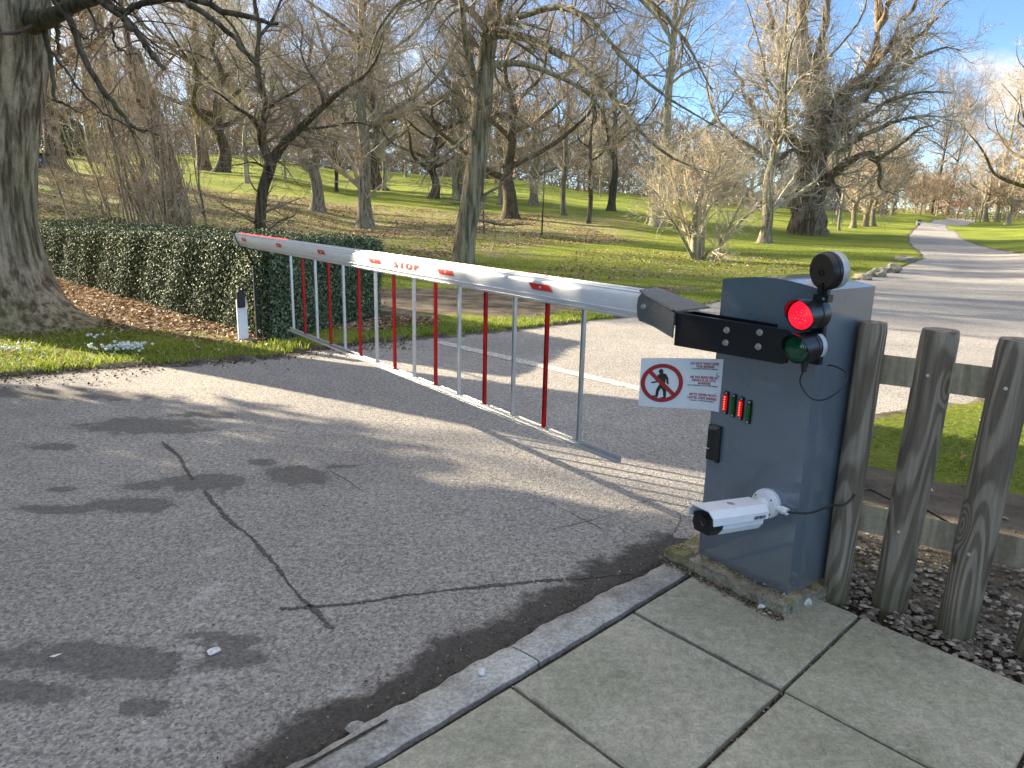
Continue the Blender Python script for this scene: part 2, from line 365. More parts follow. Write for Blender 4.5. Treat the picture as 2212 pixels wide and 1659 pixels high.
def m_wood():
    M = Mat('weathered_wood'); v = M.coords((1, 1, .07)); d = M.noise(7, 3, .5, M.coords((1, 1, .35)))
    fld = M.noise(3.2, 1.5, .4, M.coords((1.6, 1.6, .22))); kn = M.math('MULTIPLY', M.rng(M.vor(3.6, M.coords((1.5, 1.5, .7))), .0, .28, 1, 0), .22)
    wv = M.math('SINE', M.math('MULTIPLY', M.math('ADD', M.math('ADD', fld, kn), M.math('MULTIPLY', M.noise(30, 3, .5, M.coords((1, 1, .1))), .012)), 120.0))
    class w: outputs = {'Fac': M.math('ADD', M.math('MULTIPLY', wv, .5), .5)}
    g = M.noise(60, 4, .7, M.coords((1, 1, .05)))
    c = M.mix(M.rng(w.outputs['Fac'], .2, .8), (.16, .128, .095), (.285, .238, .18)); c = M.mix(.6, c, M.ramp(g, (.3, .25), (.7, .75)), 'OVERLAY')
    c = M.mix(M.math('MULTIPLY', M.rng(d, .5, .72), .45), c, (.12, .085, .045))
    sx = M.n.new('ShaderNodeSeparateXYZ'); M.l.new(M.tc.outputs['Object'], sx.inputs[0])
    low = M.rng(M.math('ADD', sx.outputs['Z'], M.math('MULTIPLY', M.noise(12, 4), .2)), .12, .32, 1, 0)
    c = M.mix(M.math('MULTIPLY', low, .6), c, (.085, .08, .03))
    knot = M.rng(M.vor(4.5, M.coords((1.3, 1.3, .8))), .06, .13, 1, 0); c = M.mix(M.math('MULTIPLY', knot, .7), c, (.05, .035, .02))
    M.set(Base_Color=c, Roughness=.85, Specular_IOR_Level=.25)
    M.bump(M.math('ADD', M.math('MULTIPLY', w.outputs['Fac'], .6), M.math('MULTIPLY', g, 1.0)), .5, .003); return M.m
def m_leafy(name, cols, rough=.5, spec=.4, trans=0.0, sub=None):
    M = Mat(name); r = M.island(); c = M.ramp(r, *cols); M.set(Base_Color=c, Roughness=rough, Specular_IOR_Level=spec)
    if trans:
        M.b.inputs['Transmission Weight'].default_value = 0
        t = M.n.new('ShaderNodeBsdfTranslucent'); M.l.new(c, t.inputs[0]); mxs = M.n.new('ShaderNodeMixShader'); mxs.inputs[0].default_value = trans
        out = M.n['Material Output']; M.l.new(M.b.outputs[0], mxs.inputs[1]); M.l.new(t.outputs[0], mxs.inputs[2]); M.l.new(mxs.outputs[0], out.inputs['Surface'])
    return M.m
def m_emit(name, col, e, base=None):
    M = Mat(name); M.set(Base_Color=base or col, Emission_Color=col, Emission_Strength=e, Roughness=.25); return M.m

MT = dict(
 asphalt=m_asphalt(), ground=m_ground(), slab=m_slab(), kerb=m_kerb(), plinth=m_plinth(), cabinet=m_cabinet(), wood=m_wood(),
 alu=plain('brushed_aluminium', (.66, .66, .67), .32, .7, .05), alu_white=plain('satin_white_aluminium', (.74, .75, .77), .32, .15, .02),
 red=plain('red_anodised', (.45, .012, .015), .28, .3), redfilm=plain('red_reflective_film', (.62, .02, .02), .4), white=plain('white_paint', (.78, .79, .80), .35, var=.03),
 whitefilm=plain('white_print', (.8, .8, .8), .4, var=.02), signface=plain('sign_white', (.70, .72, .75), .3, var=.03), signred=plain('sign_red', (.33, .012, .02), .4, var=.04),
 black=plain('black_powder_coat', (.010, .011, .014), .32), blackp=plain('black_plastic', (.012, .012, .013), .38), casting=plain('dark_grey_casting', (.14, .145, .14), .5, .3, .1, 60, .2),
 zinc=plain('zinc_bolt', (.6, .6, .58), .35, .8), rubber=plain('cable_rubber', (.012, .012, .012), .45), foil=plain('silver_band', (.50, .50, .49), .45, .2),
 redlens=m_emit('lit_red_lens', (1.0, .006, .02, 1), .55), redhot=m_emit('red_led_core', (1.0, .06, .05, 1), .9), leddot=m_emit('red_led_dot', (1.0, .10, .05, 1), 1.0),
 ledbody=m_emit('red_led_body', (1, .01, .01, 1), .09, (.25, .01, .01, 1)), greenlens=plain('dark_green_lens', (.004, .075, .035), .12, Coat_Weight=.8), greenled=plain('green_led_lens', (.012, .12, .02), .2),
 glass=plain('dark_lens_glass', (.01, .01, .015), .05), white_cam=plain('white_camera_paint', (.76, .78, .82), .33, var=.03), marking=None,
 bark_a=bark('bark_big', (.085, .06, .037), (.44, .35, .235), .3, .8, 1.0, .05), bark_l=bark('bark_light', (.16, .14, .09), (.48, .44, .31), .25, .8, .7, .02),
 bark_d=bark('bark_dark', (.035, .028, .02), (.15, .12, .085), .3, 1.0, .8, .03), bark_r=bark('bark_reddish', (.07, .048, .030), (.34, .25, .17), .2, .7, .9, .05),
 bark_m=bark('bark_mossy', (.09, .07, .045), (.36, .31, .20), .25, .8, .5, .012),
 bark_g=bark('bark_grey', (.09, .075, .05), (.33, .285, .20), .3, .8, .7, .025), 
 twig=plain('twig_brown', (.42, .34, .25), .8, var=.3, scale=2), twig_m=plain('twig_mid', (.27, .215, .15), .85, var=.3, scale=2), twig_far=plain('twig_far', (.30, .235, .165), .85, var=.3, scale=1), twig_l=plain('twig_pale', (.55, .47, .33), .8, var=.3, scale=2), twig_d=plain('twig_dark', (.085, .065, .05), .85, var=.3, scale=3),
 twig_g=plain('twig_grey', (.44, .38, .30), .8, var=.3, scale=2), twig_r=plain('twig_russet', (.34, .25, .165), .8, var=.3, scale=2),
 grass=m_leafy('grass_blade', ((0, (.12, .19, .02)), (.5, (.27, .35, .04)), (.85, (.42, .44, .10)), (1, (.55, .48, .26))), .55, .3, .45),
 litter=m_leafy('dead_leaf', ((0, (.11, .06, .032)), (.35, (.26, .155, .085)), (.7, (.44, .31, .19)), (1, (.64, .54, .40))), .7, .3, .2),
 litter_dark=m_leafy('crumbled_leaf', ((0, (.05, .035, .022)), (.6, (.13, .09, .055)), (.85, (.28, .22, .15)), (1, (.5, .46, .4))), .85, .2),
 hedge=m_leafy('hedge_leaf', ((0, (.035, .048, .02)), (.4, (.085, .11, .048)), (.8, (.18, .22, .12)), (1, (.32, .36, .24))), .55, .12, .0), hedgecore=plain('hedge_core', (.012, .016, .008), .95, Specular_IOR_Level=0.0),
 holly=m_leafy('evergreen_leaf', ((0, (.02, .05, .015)), (1, (.05, .10, .03))), .4, .5, .05),
 stone=plain('pale_boulder', (.30, .27, .20), .9, var=.3, scale=6, bump=.6), pebble=m_leafy('gravel_pebble', ((0, (.05, .042, .032)), (.6, (.14, .12, .09)), (.85, (.26, .23, .18)), (1, (.40, .36, .30))), .7, .4),
 white_stone=plain('white_stone', (.62, .62, .62), .8, var=.25, scale=60, bump=.6), petal=plain('snowdrop_petal', (.75, .76, .74), .6), leafg=plain('bulb_leaf', (.05, .13, .03), .5),
 crack=plain('crack_tar', (.085, .078, .07), .95, var=.45, scale=60, bump=.9), soil=plain('joint_soil', (.035, .03, .024), .95, var=.5, scale=80, bump=.9), carw=plain('white_car_paint', (.75, .76, .78), .2), carg=plain('car_glass', (.02, .025, .03), .1), tyre=plain('tyre', (.015, .015, .015), .8),
 rooftile=plain('red_roof_tile', (.28, .06, .04), .8), render_=plain('white_render', (.7, .68, .64), .8), greenpaint=plain('green_pole', (.012, .022, .016), .4), silver=plain('bin_grey', (.12, .12, .12), .5))
def m_marking():
    M = Mat('worn_white_marking'); n = M.noise(26, 6, .7); c = M.mix(M.rng(n, .35, .5), (.15, .14, .13), (.52, .50, .46)); c = M.mix(.5, c, M.ramp(M.noise(150, 3), (.3, .3), (.7, .7)), 'OVERLAY')
    M.set(Base_Color=c, Roughness=.85); M.bump(M.vor(110), .5, .003); return M.m
MT['marking'] = m_marking()
MT['rail'] = bark('rail_timber', (.25, .21, .14), (.42, .36, .26), .03, 1.4, .4, .004)

# ------------------------------------------------------------------ plan of the place
ROAD = [(-14, 1.5), (-8, 3.9), (-4.2, 5.9), (-3.51, 6.38), (-2.98, 6.58), (-2.26, 6.98), (-1.98, 7.5), (-1.41, 7.97), (-.58, 8.48), (-.05, 8.85), (1.19, 9.9), (1.85, 10.3), (4, 12.9), (7.7, 16.9),
        (9.6, 19.2), (13.7, 25.0), (16.6, 30.8), (25, 47.8), (31.4, 59.6), (46, 86), (57.3, 104), (75, 133), (105, 180), (107, 178), (78, 130), (60.5, 104), (50, 89), (37.5, 65), (27, 45.7), (21.7, 34), (18.3, 27), (14.5, 20), (10.5, 13.0), (7.4, 8.6),
        (4.3, 6.05), (3.5, 5.8), (2.6, 5.3), (2.15, 4.7), (1.95, 4.1), (1.75, 3.66), (1.5, 3.3), (1.1, 3.15), (.75, 3.0), (.523, 2.80), (-.083, 2.238), (-.648, 1.667), (-3.5, -1.15), (-7, -4.6), (-14, -8)]
KA = np.array([.443, .446]); KB = np.array([.397, -.437]); K0 = np.array([.457, 2.431])
nA = np.array([-.709, .705])
def kp(i, j, off=0.0): return K0+KA*i+KB*j+nA*off
PAVE = [tuple(kp(-8, 0, .20)), tuple(kp(.85, 0, .17)), tuple(kp(1.0, 0, .05)), tuple(kp(1, 7)), tuple(kp(-8, 7))]
stains = [(-2.45, 4.66, .55, .22), (-1.62, 3.68, .30, .16), (-1.17, 3.82, .22, .20), (-1.86, 3.37, .30, .12), (-1.9, 3.62, .16, .09), (-1.35, 2.12, .42, .13), (-.88, 2.15, .16, .07), (-1.0, 2.25, .2, .06), (-2.75, 4.2, .18, .09), (-2.3, 3.55, .14, .05), (-1.42, 4.02, .12, .06), (-.95, 3.98, .14, .05), (-1.05, 1.9, .12, .05), (-3.4, 5.4, .9, .2), (-2.2, 3.3, .25, .06), (-1.5, 1.95, .3, .08), (-2.1, 4.95, .3, .1), (-2.9, 3.4, .3, .1)]
cracks = [[(-2.15, 4.34), (-1.95, 4.1), (-1.819, 3.904), (-1.7, 3.72)], [(-1.58, 3.573), (-1.3, 3.2), (-1.18, 3.08), (-.978, 2.814), (-.8, 2.56), (-.70, 2.45), (-.615, 2.33)], [(-.84, 2.457), (-.6, 2.50), (-.38, 2.57), (-.174, 2.634), (.2, 2.72), (.523, 2.80)]]
thin = [[(-.9, 4.9), (-.4, 4.2), (0.1, 3.65), (.45, 3.2)], [(.2, 3.2), (.45, 3.35), (.75, 3.62)], [(-1.0, 3.9), (-.75, 3.6)], [(.65, 3.0), (.8, 3.25), (.85, 3.4)]]
pales = [(-1.15, 2.55, .1, .2), (-1.05, 2.2, .12, .1), (-1.25, 2.9, .1, .1), (-.2, 2.75, .16, .05), (-.95, 2.05, .15, .06), (-.98, 1.75, .1, .05), (-.5, 2.0, .08, .08)]
# polar grid, dense in front of the camera
th = np.concatenate([np.linspace(-180, -48, 34)[:-1], np.linspace(-48, 44, 460), np.linspace(44, 180, 34)[1:]])
rr = np.concatenate([[0.02], np.exp(np.linspace(math.log(.35), math.log(1.4), 50)[:-1]), np.exp(np.linspace(math.log(1.4), math.log(7), 130)[:-1]), np.exp(np.linspace(math.log(7), math.log(620), 230))])
TH, RR = np.meshgrid(np.radians(th), rr, indexing='ij'); GX = RR*np.sin(TH); GY = RR*np.cos(TH)
nA_, nR_ = GX.shape; x = GX.ravel(); y = GY.ravel()
h = hgt(x, y); sdr = poly_sd(x, y, ROAD); sdp = poly_sd(x, y, PAVE)
w = np.maximum(.10, .012*np.abs(y)); wob = .05*np.sin(x*7+y*3)+.04*np.sin(x*17-y*11)
zi = -.07-.002*RR.ravel(); zo = .03+.0*x
u_g = ((x-K0[0])*.704+(y-K0[1])*.709)
inn = 1-sstep(sdr+wob*np.clip(1-sdp*-8, 0, 1), -w, w*.6)
zg = h+zo*(1-inn)+zi*inn
inp = 1-sstep(sdp, -.03, .03); near_k = 1-sstep(sdp, .1+.0*x, .35); near_k = np.where(u_g < .95, near_k, inp); zg = zg*(1-near_k)+np.minimum(zg, -.10)*near_k
gz_near = (x > .9) & (x < 4.5) & (y > .5) & (y < 4.8)
zg = np.where(gz_near & (sdp > 0), np.minimum(zg, .015+.01*np.sin(x*9)*np.sin(y*8)), zg)
# soft lumps in the lawn verge
verge = np.clip(1-np.abs(y-8)/3, 0, 1)*(sdr > .1); zg += verge*.03*np.sin(x*2.3)*np.sin(y*3.1)
a_ = np.clip(x/np.maximum(y, .1), -3, 3)
HEDGE = [(-2.55, 7.65), (-1.72, 9.45), (-8.7, 15.9), (-9.6, 14.6)]
lit = np.zeros_like(x)
lit = np.maximum(lit, sstep(-poly_sd(x, y, [(-2.6, 7.2), (-3.4, 7.5), (-4.6, 8.2), (-6, 9.8), (-10, 13), (-9.6, 15), (-2.4, 8)]), -.25, .35)*.95)
hill = sstep(y, 15, 22)*(1-sstep(y, 36+6*np.sin(x*.2), 52))*(1-sstep(a_, -.03, .16))
hill2 = sstep(y, 26, 30)*(1-sstep(y, 40, 52))*(1-sstep(a_, .1, .26))
lit = np.maximum(lit, np.maximum(hill, hill2)*.52)
lit = np.maximum(lit, sstep(-poly_sd(x, y, [(-2.1, 8.6), (-1.7, 8.5), (-.8, 9.2), (-1.2, 9.7)]), -.2, .2)*.6)
lit = np.maximum(lit, .2*np.clip(1-np.hypot(x-4, y-17)/8, 0, 1)*2)
dirt = np.zeros_like(x)
mud = poly_sd(x, y, [(-1.9, 9.6), (.3, 9.7), (1.6, 10.8), (4.2, 14.2), (2.8, 14.2), (-2.6, 12.6)])
dirt = np.maximum(dirt, sstep(-mud, -.5, .5)*.85)
dirt = np.maximum(dirt, np.clip(1-np.abs(sdr)/np.maximum(.16, .012*y), 0, 1)*.85)
rg = poly_sd(x, y, [(2.0, 4.15), (2.35, 3.95), (3.3, 3.3), (6, 2.0), (9, 4), (9.5, 9.5), (7.2, 8.2), (4.3, 5.95), (3.5, 5.7), (2.6, 5.15)])
dirt = np.where((sdr > 0) & (x > .9) & (y < 9) & (x > y*-.2), np.clip(.95-sstep(-rg, -.15, .2)*.8, 0, 1), dirt)
dirt = np.maximum(dirt, inp)
def grid_faces(mask):
    i, j = np.meshgrid(np.arange(nA_-1), np.arange(nR_-1), indexing='ij'); a = i*nR_+j
    F = np.stack([a, a+1, a+nR_+1, a+nR_], -1).reshape(-1, 4)
    return F[mask[F].any(1)] if mask is not None else F
g = np_mesh('ground', np.stack([x, y, zg], 1), grid_faces(None), MT['ground'], attrs=dict(litter=lit, dirt=dirt)); tag(g, kind='structure')
# road sheet
st = np.zeros_like(x)
for cx, cy, rx, ry in stains: st = np.maximum(st, 1-np.sqrt(((x-cx+(y-cy)*.25)/rx)**2+((y-cy)/ry)**2)*.6)
pl = np.zeros_like(x)
for cx, cy, rx, ry in pales: pl = np.maximum(pl, 1-np.sqrt(((x-cx)/rx)**2+((y-cy)/ry)**2)*.5)
cr = np.full(x.shape, 9.)
cr = np.minimum(cr, 1.0)
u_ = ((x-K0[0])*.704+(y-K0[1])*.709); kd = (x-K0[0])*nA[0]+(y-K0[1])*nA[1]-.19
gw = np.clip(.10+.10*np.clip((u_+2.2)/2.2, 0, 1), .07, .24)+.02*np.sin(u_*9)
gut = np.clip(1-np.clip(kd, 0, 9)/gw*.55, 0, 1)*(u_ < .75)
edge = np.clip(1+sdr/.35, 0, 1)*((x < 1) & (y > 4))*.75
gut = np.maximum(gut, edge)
ur = np.unique(np.concatenate([np.nonzero(sdr < .35+.02*np.abs(y))[0]]))
mask = (sdr < .3+.015*np.abs(y)); Fr = grid_faces(None); Fr = Fr[mask[Fr].all(1)]
Fr = Fr[~(sdp[Fr] < -.02).all(1)]
used = np.unique(Fr); remap = np.full(len(x), -1); remap[used] = np.arange(len(used))
zr = h+np.where(sdp < .02, -.03, 0)-np.clip(sdr, 0, 9)*.05
rd = np_mesh('road', np.stack([x, y, zr], 1)[used], remap[Fr], MT['asphalt'], attrs=dict(stain=st[used], crack=cr[used], gutter=gut[used], pale=pl[used])); tag(rd, kind='structure')
# tar-dark cracks as ragged strips just proud of the road
bm = bmesh.new(); rc = random.Random(5)
for lst, w0 in ((cracks, .0135), (thin, .0024)):
    for ln in lst:
        P3 = smooth_line([(p[0], p[1], 0.003) for p in ln], 300); prev = None
        for k, p in enumerate(P3):
            t = (P3[min(k+1, 299)]-P3[max(k-1, 0)]).normalized(); nn = Vector((-t.y, t.x, 0)); wb = w0*(.72+.7*mnoise.noise(p*4.1)+.35*mnoise.noise(p*17))*(.35 if k in (0, 299) else 1)
            off = mnoise.noise(p*6+Vector((0, 9, 0)))*.009+mnoise.noise(p*31)*.006
            a = bm.verts.new(p+nn*(off+max(.001, wb*rc.uniform(.45, 1.35)))); b = bm.verts.new(p+nn*(off-max(.001, wb*rc.uniform(.3, 1.5))))
            if prev and not (w0 < .01 and mnoise.noise(p*2.3) < -.25) and rc.random() > .03: bm.faces.new((prev[0], a, b, prev[1]))
            prev = (a, b)
tag(bm_obj('road_crack', bm, MT['crack']), kind='structure')
# worn stop line across the far lane
bm = bmesh.new(); L0 = Vector((-.82, 7.95, .004)); L1 = Vector((2.2, 4.85, .004)); dd = (L1-L0).normalized(); pp = Vector((-dd.y, dd.x, 0)); prev = None
for k in range(60):
    t = k/59; c = L0.lerp(L1, t); w0 = .07+.008*random.uniform(-1, 1)
    a = bm.verts.new(c+pp*w0); b = bm.verts.new(c-pp*(w0+.008*random.uniform(-1, 1)))
    if prev: bm.faces.new((prev[0], a, b, prev[1]))
    prev = (a, b)
tag(bm_obj('road_marking', bm, MT['marking']), kind='structure')

# pavement: joint bed, slabs, kerb
bm = bmesh.new(); vs = [bm.verts.new((p[0], p[1], .018)) for p in (kp(-8, 0, .02), kp(1.0, 0, .02), kp(1.0, 7), kp(-8, 7))]; bm.faces.new(vs)
tag(bm_obj('joint_bed', bm, MT['soil']), kind='structure')
bm = bmesh.new(); rs = random.Random(8)
for i in range(-8, 1):
    for j in range(0, 7):
        g_ = .0045+.003*rs.random(); e = .010
        q = [kp(i+g_/.63+rs.uniform(0, .01), j+g_/.59), kp(i+1-g_/.63, j+g_/.59+rs.uniform(0, .01)), kp(i+1-g_/.63-rs.uniform(0, .008), j+1-g_/.59), kp(i+g_/.63, j+1-g_/.59-rs.uniform(0, .01))]
        zt = .040+rs.uniform(-.002, .003); rows = []
        N = 10
        def ring(s, z):
            out = []; cx = sum(p[0] for p in q)/4; cy = sum(p[1] for p in q)/4
            for k in range(4):
                a, b = q[k], q[(k+1) % 4]
                for m in range(N):
                    p = a+(b-a)*(m/N); jx = rs.uniform(-.0018, .0018); d = np.array([cx-p[0], cy-p[1]]); d = d/np.linalg.norm(d)
                    out.append(bm.verts.new((p[0]+d[0]*(s+jx), p[1]+d[1]*(s+jx), z)))
            return out
        r0 = ring(0, .0); r1 = ring(0, zt-.005); r2 = ring(.006, zt)
        for A, B in ((r0, r1), (r1, r2)):
            for k in range(4*N): bm.faces.new((A[k], A[(k+1) % (4*N)], B[(k+1) % (4*N)], B[k]))
        bm.faces.new(r2)
tag(bm_obj('pavement', bm, MT['slab']), kind='structure')
bm = bmesh.new()
ks = -8.0
while ks < .78:
    ke = min(ks+1.45, .85); n = 30; prev = None
    for k in range(n+1):
        u = ks+.006+(ke-ks-.012)*k/n
        jit = .006*math.sin(u*11)+.004*math.sin(u*37)
        o0 = .02+.002*math.sin(u*23); o1 = .185-.04*max(0, u)+jit
        prof = [(o0, .0), (o0, .036), (o0+.008, .041), ((o0+o1)/2, .040+.002*math.sin(u*19)), (o1-.03, .033+.003*math.sin(u*29)), (o1-.008, .018), (o1+.004, -.02)]
        row = []
        for o, z in prof:
            p = kp(u, 0, o); row.append(bm.verts.new((p[0], p[1], z)))
        if prev:
            for a in range(len(row)-1): bm.faces.new((prev[a], row[a], row[a+1], prev[a+1]))
        else: bm.faces.new(row)
        prev = row
    bm.faces.new(prev[::-1]); ks = ke
tag(bm_obj('kerb', bm, MT['kerb'], smooth=True), kind='structure')
bm = bmesh.new(); prev = None; rk = random.Random(3)
for k in range(160):
    u = -8+6.42*k/159; o = .125+.004*mnoise.noise(Vector((u*3, 0, 0))); w_ = .004+.002*rk.random()
    a = kp(u, 0, o+w_); b = kp(u, 0, o-w_); a = bm.verts.new((a[0], a[1], .0415)); b = bm.verts.new((b[0], b[1], .0425))
    if prev: bm.faces.new((prev[0], a, b, prev[1]))
    prev = (a, b)
tag(bm_obj('kerb_joint', bm, MT['soil']), kind='structure')

# ------------------------------------------------------------------ barrier frame of reference: x along the boom, y into the cabinet
VX = Vector((-.6016, .7988, 0)); VY = Vector((.7988, .6016, 0)); OB = Vector((.909, 2.638, 0))
BRZ = math.atan2(VX.y, VX.x)
# local (s, off, z): s along boom, off = towards viewer. With x=s, y must be right-handed: z x x = y -> that is -VY, i.e. towards the viewer
def lw(s, off, z): return OB+VX*s-VY*off+Vector((0, 0, z))
# concrete plinth
def slab_noise(bm, amp, sc_, cuts):
    bmesh.ops.subdivide_edges(bm, edges=bm.edges, cuts=cuts, use_grid_fill=True)
    for v in bm.verts:
        n = mnoise.noise_vector(v.co*sc_)+mnoise.noise_vector(v.co*sc_*3.1)*.5; v.co += n*amp
bm = bmesh.new(); add_box(bm, (-.238, -.36, -.03), (.335, .068, .088)); slab_noise(bm, .016, 8, 30)
pt = bm_obj('concrete_plinth', bm, MT['plinth'], smooth=True); pt.location = OB; pt.rotation_euler = (0, 0, BRZ)
tag(pt, 'mossy worn concrete block under the blue-grey barrier cabinet', 'plinth')

gate = thing('barrier_gate', 'white barrier arm with red and silver hanging bars on a blue-grey cabinet', 'barrier', OB, BRZ)
# cabinet housing: barrel-curved roof
CW, CD, Z0, Z1 = .207, .33, .088, 1.217
bm = bmesh.new(); n = 14; fr = []; bk = []
prof = [(-CW, Z0), (CW, Z0)]+[(CW-2*CW*k/n, Z1+.024*math.sin(math.pi*k/n)) for k in range(n+1)]
for s, z in prof: fr.append(bm.verts.new((s, 0, z))); bk.append(bm.verts.new((s, -CD, z)))
m_ = len(prof); bm.faces.new(fr); bm.faces.new(bk[::-1])
for k in range(m_): bm.faces.new((fr[k], bk[k], bk[(k+1) % m_], fr[(k+1) % m_]))
cab = bm_obj('cabinet', bm, MT['cabinet'], gate, smooth=True, bevel=.004)
# arm plates and grey clamp
bm = bmesh.new()
def plate(pts, y0, y1):
    a = [bm.verts.new((s, y0, z)) for s, z in pts]; b = [bm.verts.new((s, y1, z)) for s, z in pts]; bm.faces.new(a); bm.faces.new(b[::-1])
    for k in range(len(pts)): bm.faces.new((a[k], b[k], b[(k+1) % len(pts)], a[(k+1) % len(pts)]))
plate([(-.165, .975), (-.15, .968), (.325, .955), (.325, 1.083), (-.15, 1.086), (-.165, 1.076)], .098, .110)
plate([(-.05, .975), (.325, .965), (.325, 1.083), (-.05, 1.083)], .008, .018)
plate([(.315, .957), (.325, .957), (.325, 1.083), (.315, 1.083)], .018, .098)
add_cyl(bm, (.05, .018, 1.03), (.05, .098, 1.03), .035)
bm_obj('arm_bracket', bm, MT['black'], gate, bevel=.0015)
bm = bmesh.new()
plate([(.325, .985), (.40, 1.012), (.45, 1.024), (.505, 1.027), (.518, 1.05), (.522, 1.085), (.518, 1.12), (.50, 1.142), (.45, 1.127), (.325, 1.080)], .116, .123)
plate([(.325, 1.0), (.50, 1.03), (.50, 1.142), (.325, 1.08)], .012, .018)
a = [bm.verts.new(p) for p in ((.518, .118, 1.151), (.518, .02, 1.157), (.24, .02, 1.110), (.325, .112, 1.090), (.47, .120, 1.133))]
b = [bm.verts.new(v.co+Vector((0, 0, -.006))) for v in a]; bm.faces.new(a); bm.faces.new(b[::-1])
for k in range(5): bm.faces.new((a[k], b[k], b[(k+1) % 5], a[(k+1) % 5]))
a = [bm.verts.new(p) for p in ((.27, .03, 1.104), (.235, .05, 1.104), (.262, .06, 1.098), (.23, .075, 1.095), (.29, .095, 1.093), (.30, .04, 1.1))]
bm.faces.new(a)
add_tube(bm, [(.335, .121, 1.091), (.47, .124, 1.130), (.49, .124, 1.136)], .0035, 6); add_tube(bm, [(.34, .121, .992), (.42, .124, 1.018), (.49, .124, 1.03)], .0035, 6)
bm_obj('arm_clamp', bm, MT['casting'], gate, smooth=False)
for s, z, o in ((.085, 1.050, .110), (.085, 1.004, .110), (-.052, 1.062, .110), (-.052, 1.012, .110), (.483, 1.088, .123)):
    bm = bmesh.new(); add_cyl(bm, (s, o, z), (s, o+.002, z), .012, seg=20); add_cyl(bm, (s, o+.002, z), (s, o+.011, z), .0085, seg=6); bm_obj('bolt', bm, MT['zinc'], gate, bevel=.001)
# boom: aluminium extrusion
BS0, BS1, BZ = .502, 5.86, 1.087
prof = []
for k in range(40):
    t = 2*math.pi*k/40; cy = math.cos(t); sz = math.sin(t)
    o = .044*np.sign(cy)*abs(cy)**.8; z = .059*np.sign(sz)*abs(sz)**.82
    prof.append((o, z))
prof = [(o*(1.0 if z > -.02 else .97), z) for o, z in prof]
bm = bmesh.new(); rows = []
for s in np.linspace(BS0, BS1, 12):
    rows.append([bm.verts.new((s, .075+o, BZ+z)) for o, z in prof])
for A, B in zip(rows[:-1], rows[1:]):
    for k in range(40): bm.faces.new((A[k], A[(k+1) % 40], B[(k+1) % 40], B[k]))
bm.faces.new(rows[0])
# grooves as thin raised edges
for o, z in ((.0445, -.027), (.034, -.0495), (.030, .0525)):
    add_tube(bm, [(BS0, .075+o, BZ+z), (BS1, .075+o, BZ+z)], .0022, 6)
for o, z in ((.012, .0605), (-.012, .0605)): add_tube(bm, [(BS0, .075+o, BZ+z), (BS1, .075+o, BZ+z)], .0025, 6)
for o in (-.012, .012): add_tube(bm, [(BS0+.1, .075+o, BZ-.060), (BS1-.3, .075+o, BZ-.060)], .003, 6)
boom = bm_obj('boom', bm, MT['alu_white'], gate, smooth=True)
bm = bmesh.new(); add_lathe(bm, [(1, 0), (1, .035), (.8, .05), (0, .055)], (0, 0, 0), (1, 0, 0), 40)
for v in bm.verts: v.co = Vector((BS1-.006+v.co.x*1.2, .075+v.co.y*.046, BZ+v.co.z*.061))
bm_obj('end_cap', bm, MT['white'], boom, smooth=True)
bm = bmesh.new()
add_tube(bm, [(BS1-.02, .124, BZ+.055), (BS1-.08, .126, BZ+.0), (BS1-.16, .122, BZ-.055), (BS1-.19, .10, BZ-.08)], .006, 6)
bm_obj('strap', bm, MT['blackp'], boom)
# light rope segments in the roof groove
bm = bmesh.new(); k = 0; s = BS0+.06
while s < BS1-.05:
    add_box(bm, (s, .070, BZ+.0585), (s+.085, .084, BZ+.0620)); s += .105; k += 1
bm_obj('light_strip', bm, MT['foil'], boom)
for s in list(np.arange(4.55, 5.82, .0525))+[1.04, 1.16, 1.28, 1.40, 1.52, 1.66]:
    bm = bmesh.new(); add_box(bm, (s, .068, BZ+.0625), (s+(.022 if s > 4 else .007), (.0835 if s > 4 else .078), BZ+.0650)); bm_obj('lit_segment', bm, MT['redhot'], boom)
def on_boom(u, v): # u along boom, v height offset from centre -> local point on the viewer's side of the profile
    t = max(-.98, min(.98, v/.059)); sz = abs(t)**(1/.82); cy = math.sqrt(max(0, 1-sz*sz)); o = .044*cy**.8
    return Vector((u, .075+o+.0030, BZ+v))
def boom_patch(corners, mat, name, parent, lift=.0, nu=6, nv=5):
    bm = bmesh.new(); g_ = []
    for i in range(nu+1):
        row = []
        for j in range(nv+1):
            a = i/nu; b = j/nv
            u = (corners[0][0]*(1-a)+corners[1][0]*a)*(1-b)+(corners[3][0]*(1-a)+corners[2][0]*a)*b
            v = (corners[0][1]*(1-a)+corners[1][1]*a)*(1-b)+(corners[3][1]*(1-a)+corners[2][1]*a)*b
            p = on_boom(u, v); p.y += lift; row.append(bm.verts.new(p))
        g_.append(row)
    for i in range(nu):
        for j in range(nv): bm.faces.new((g_[i][j], g_[i+1][j], g_[i+1][j+1], g_[i][j+1]))
    return bm_obj(name, bm, mat, parent)
def text_mesh(txt, size, align='CENTER', shear=0.0, bold=0.0, spacing=1.0):
    cu = bpy.data.curves.new('t', 'FONT'); cu.body = txt; cu.size = size; cu.align_x = align; cu.align_y = 'CENTER'; cu.shear = shear; cu.offset = bold; cu.space_character = spacing
    cu.resolution_u = 3; o = bpy.data.objects.new('t', cu); C.objects.link(o); bpy.context.view_layer.update()
    dg = bpy.context.evaluated_depsgraph_get(); me = bpy.data.meshes.new_from_object(o.evaluated_get(dg)); bpy.data.objects.remove(o); bpy.data.curves.remove(cu)
    b2 = bmesh.new(); b2.from_mesh(me); bpy.data.meshes.remove(me); bmesh.ops.triangulate(b2, faces=b2.faces); return b2
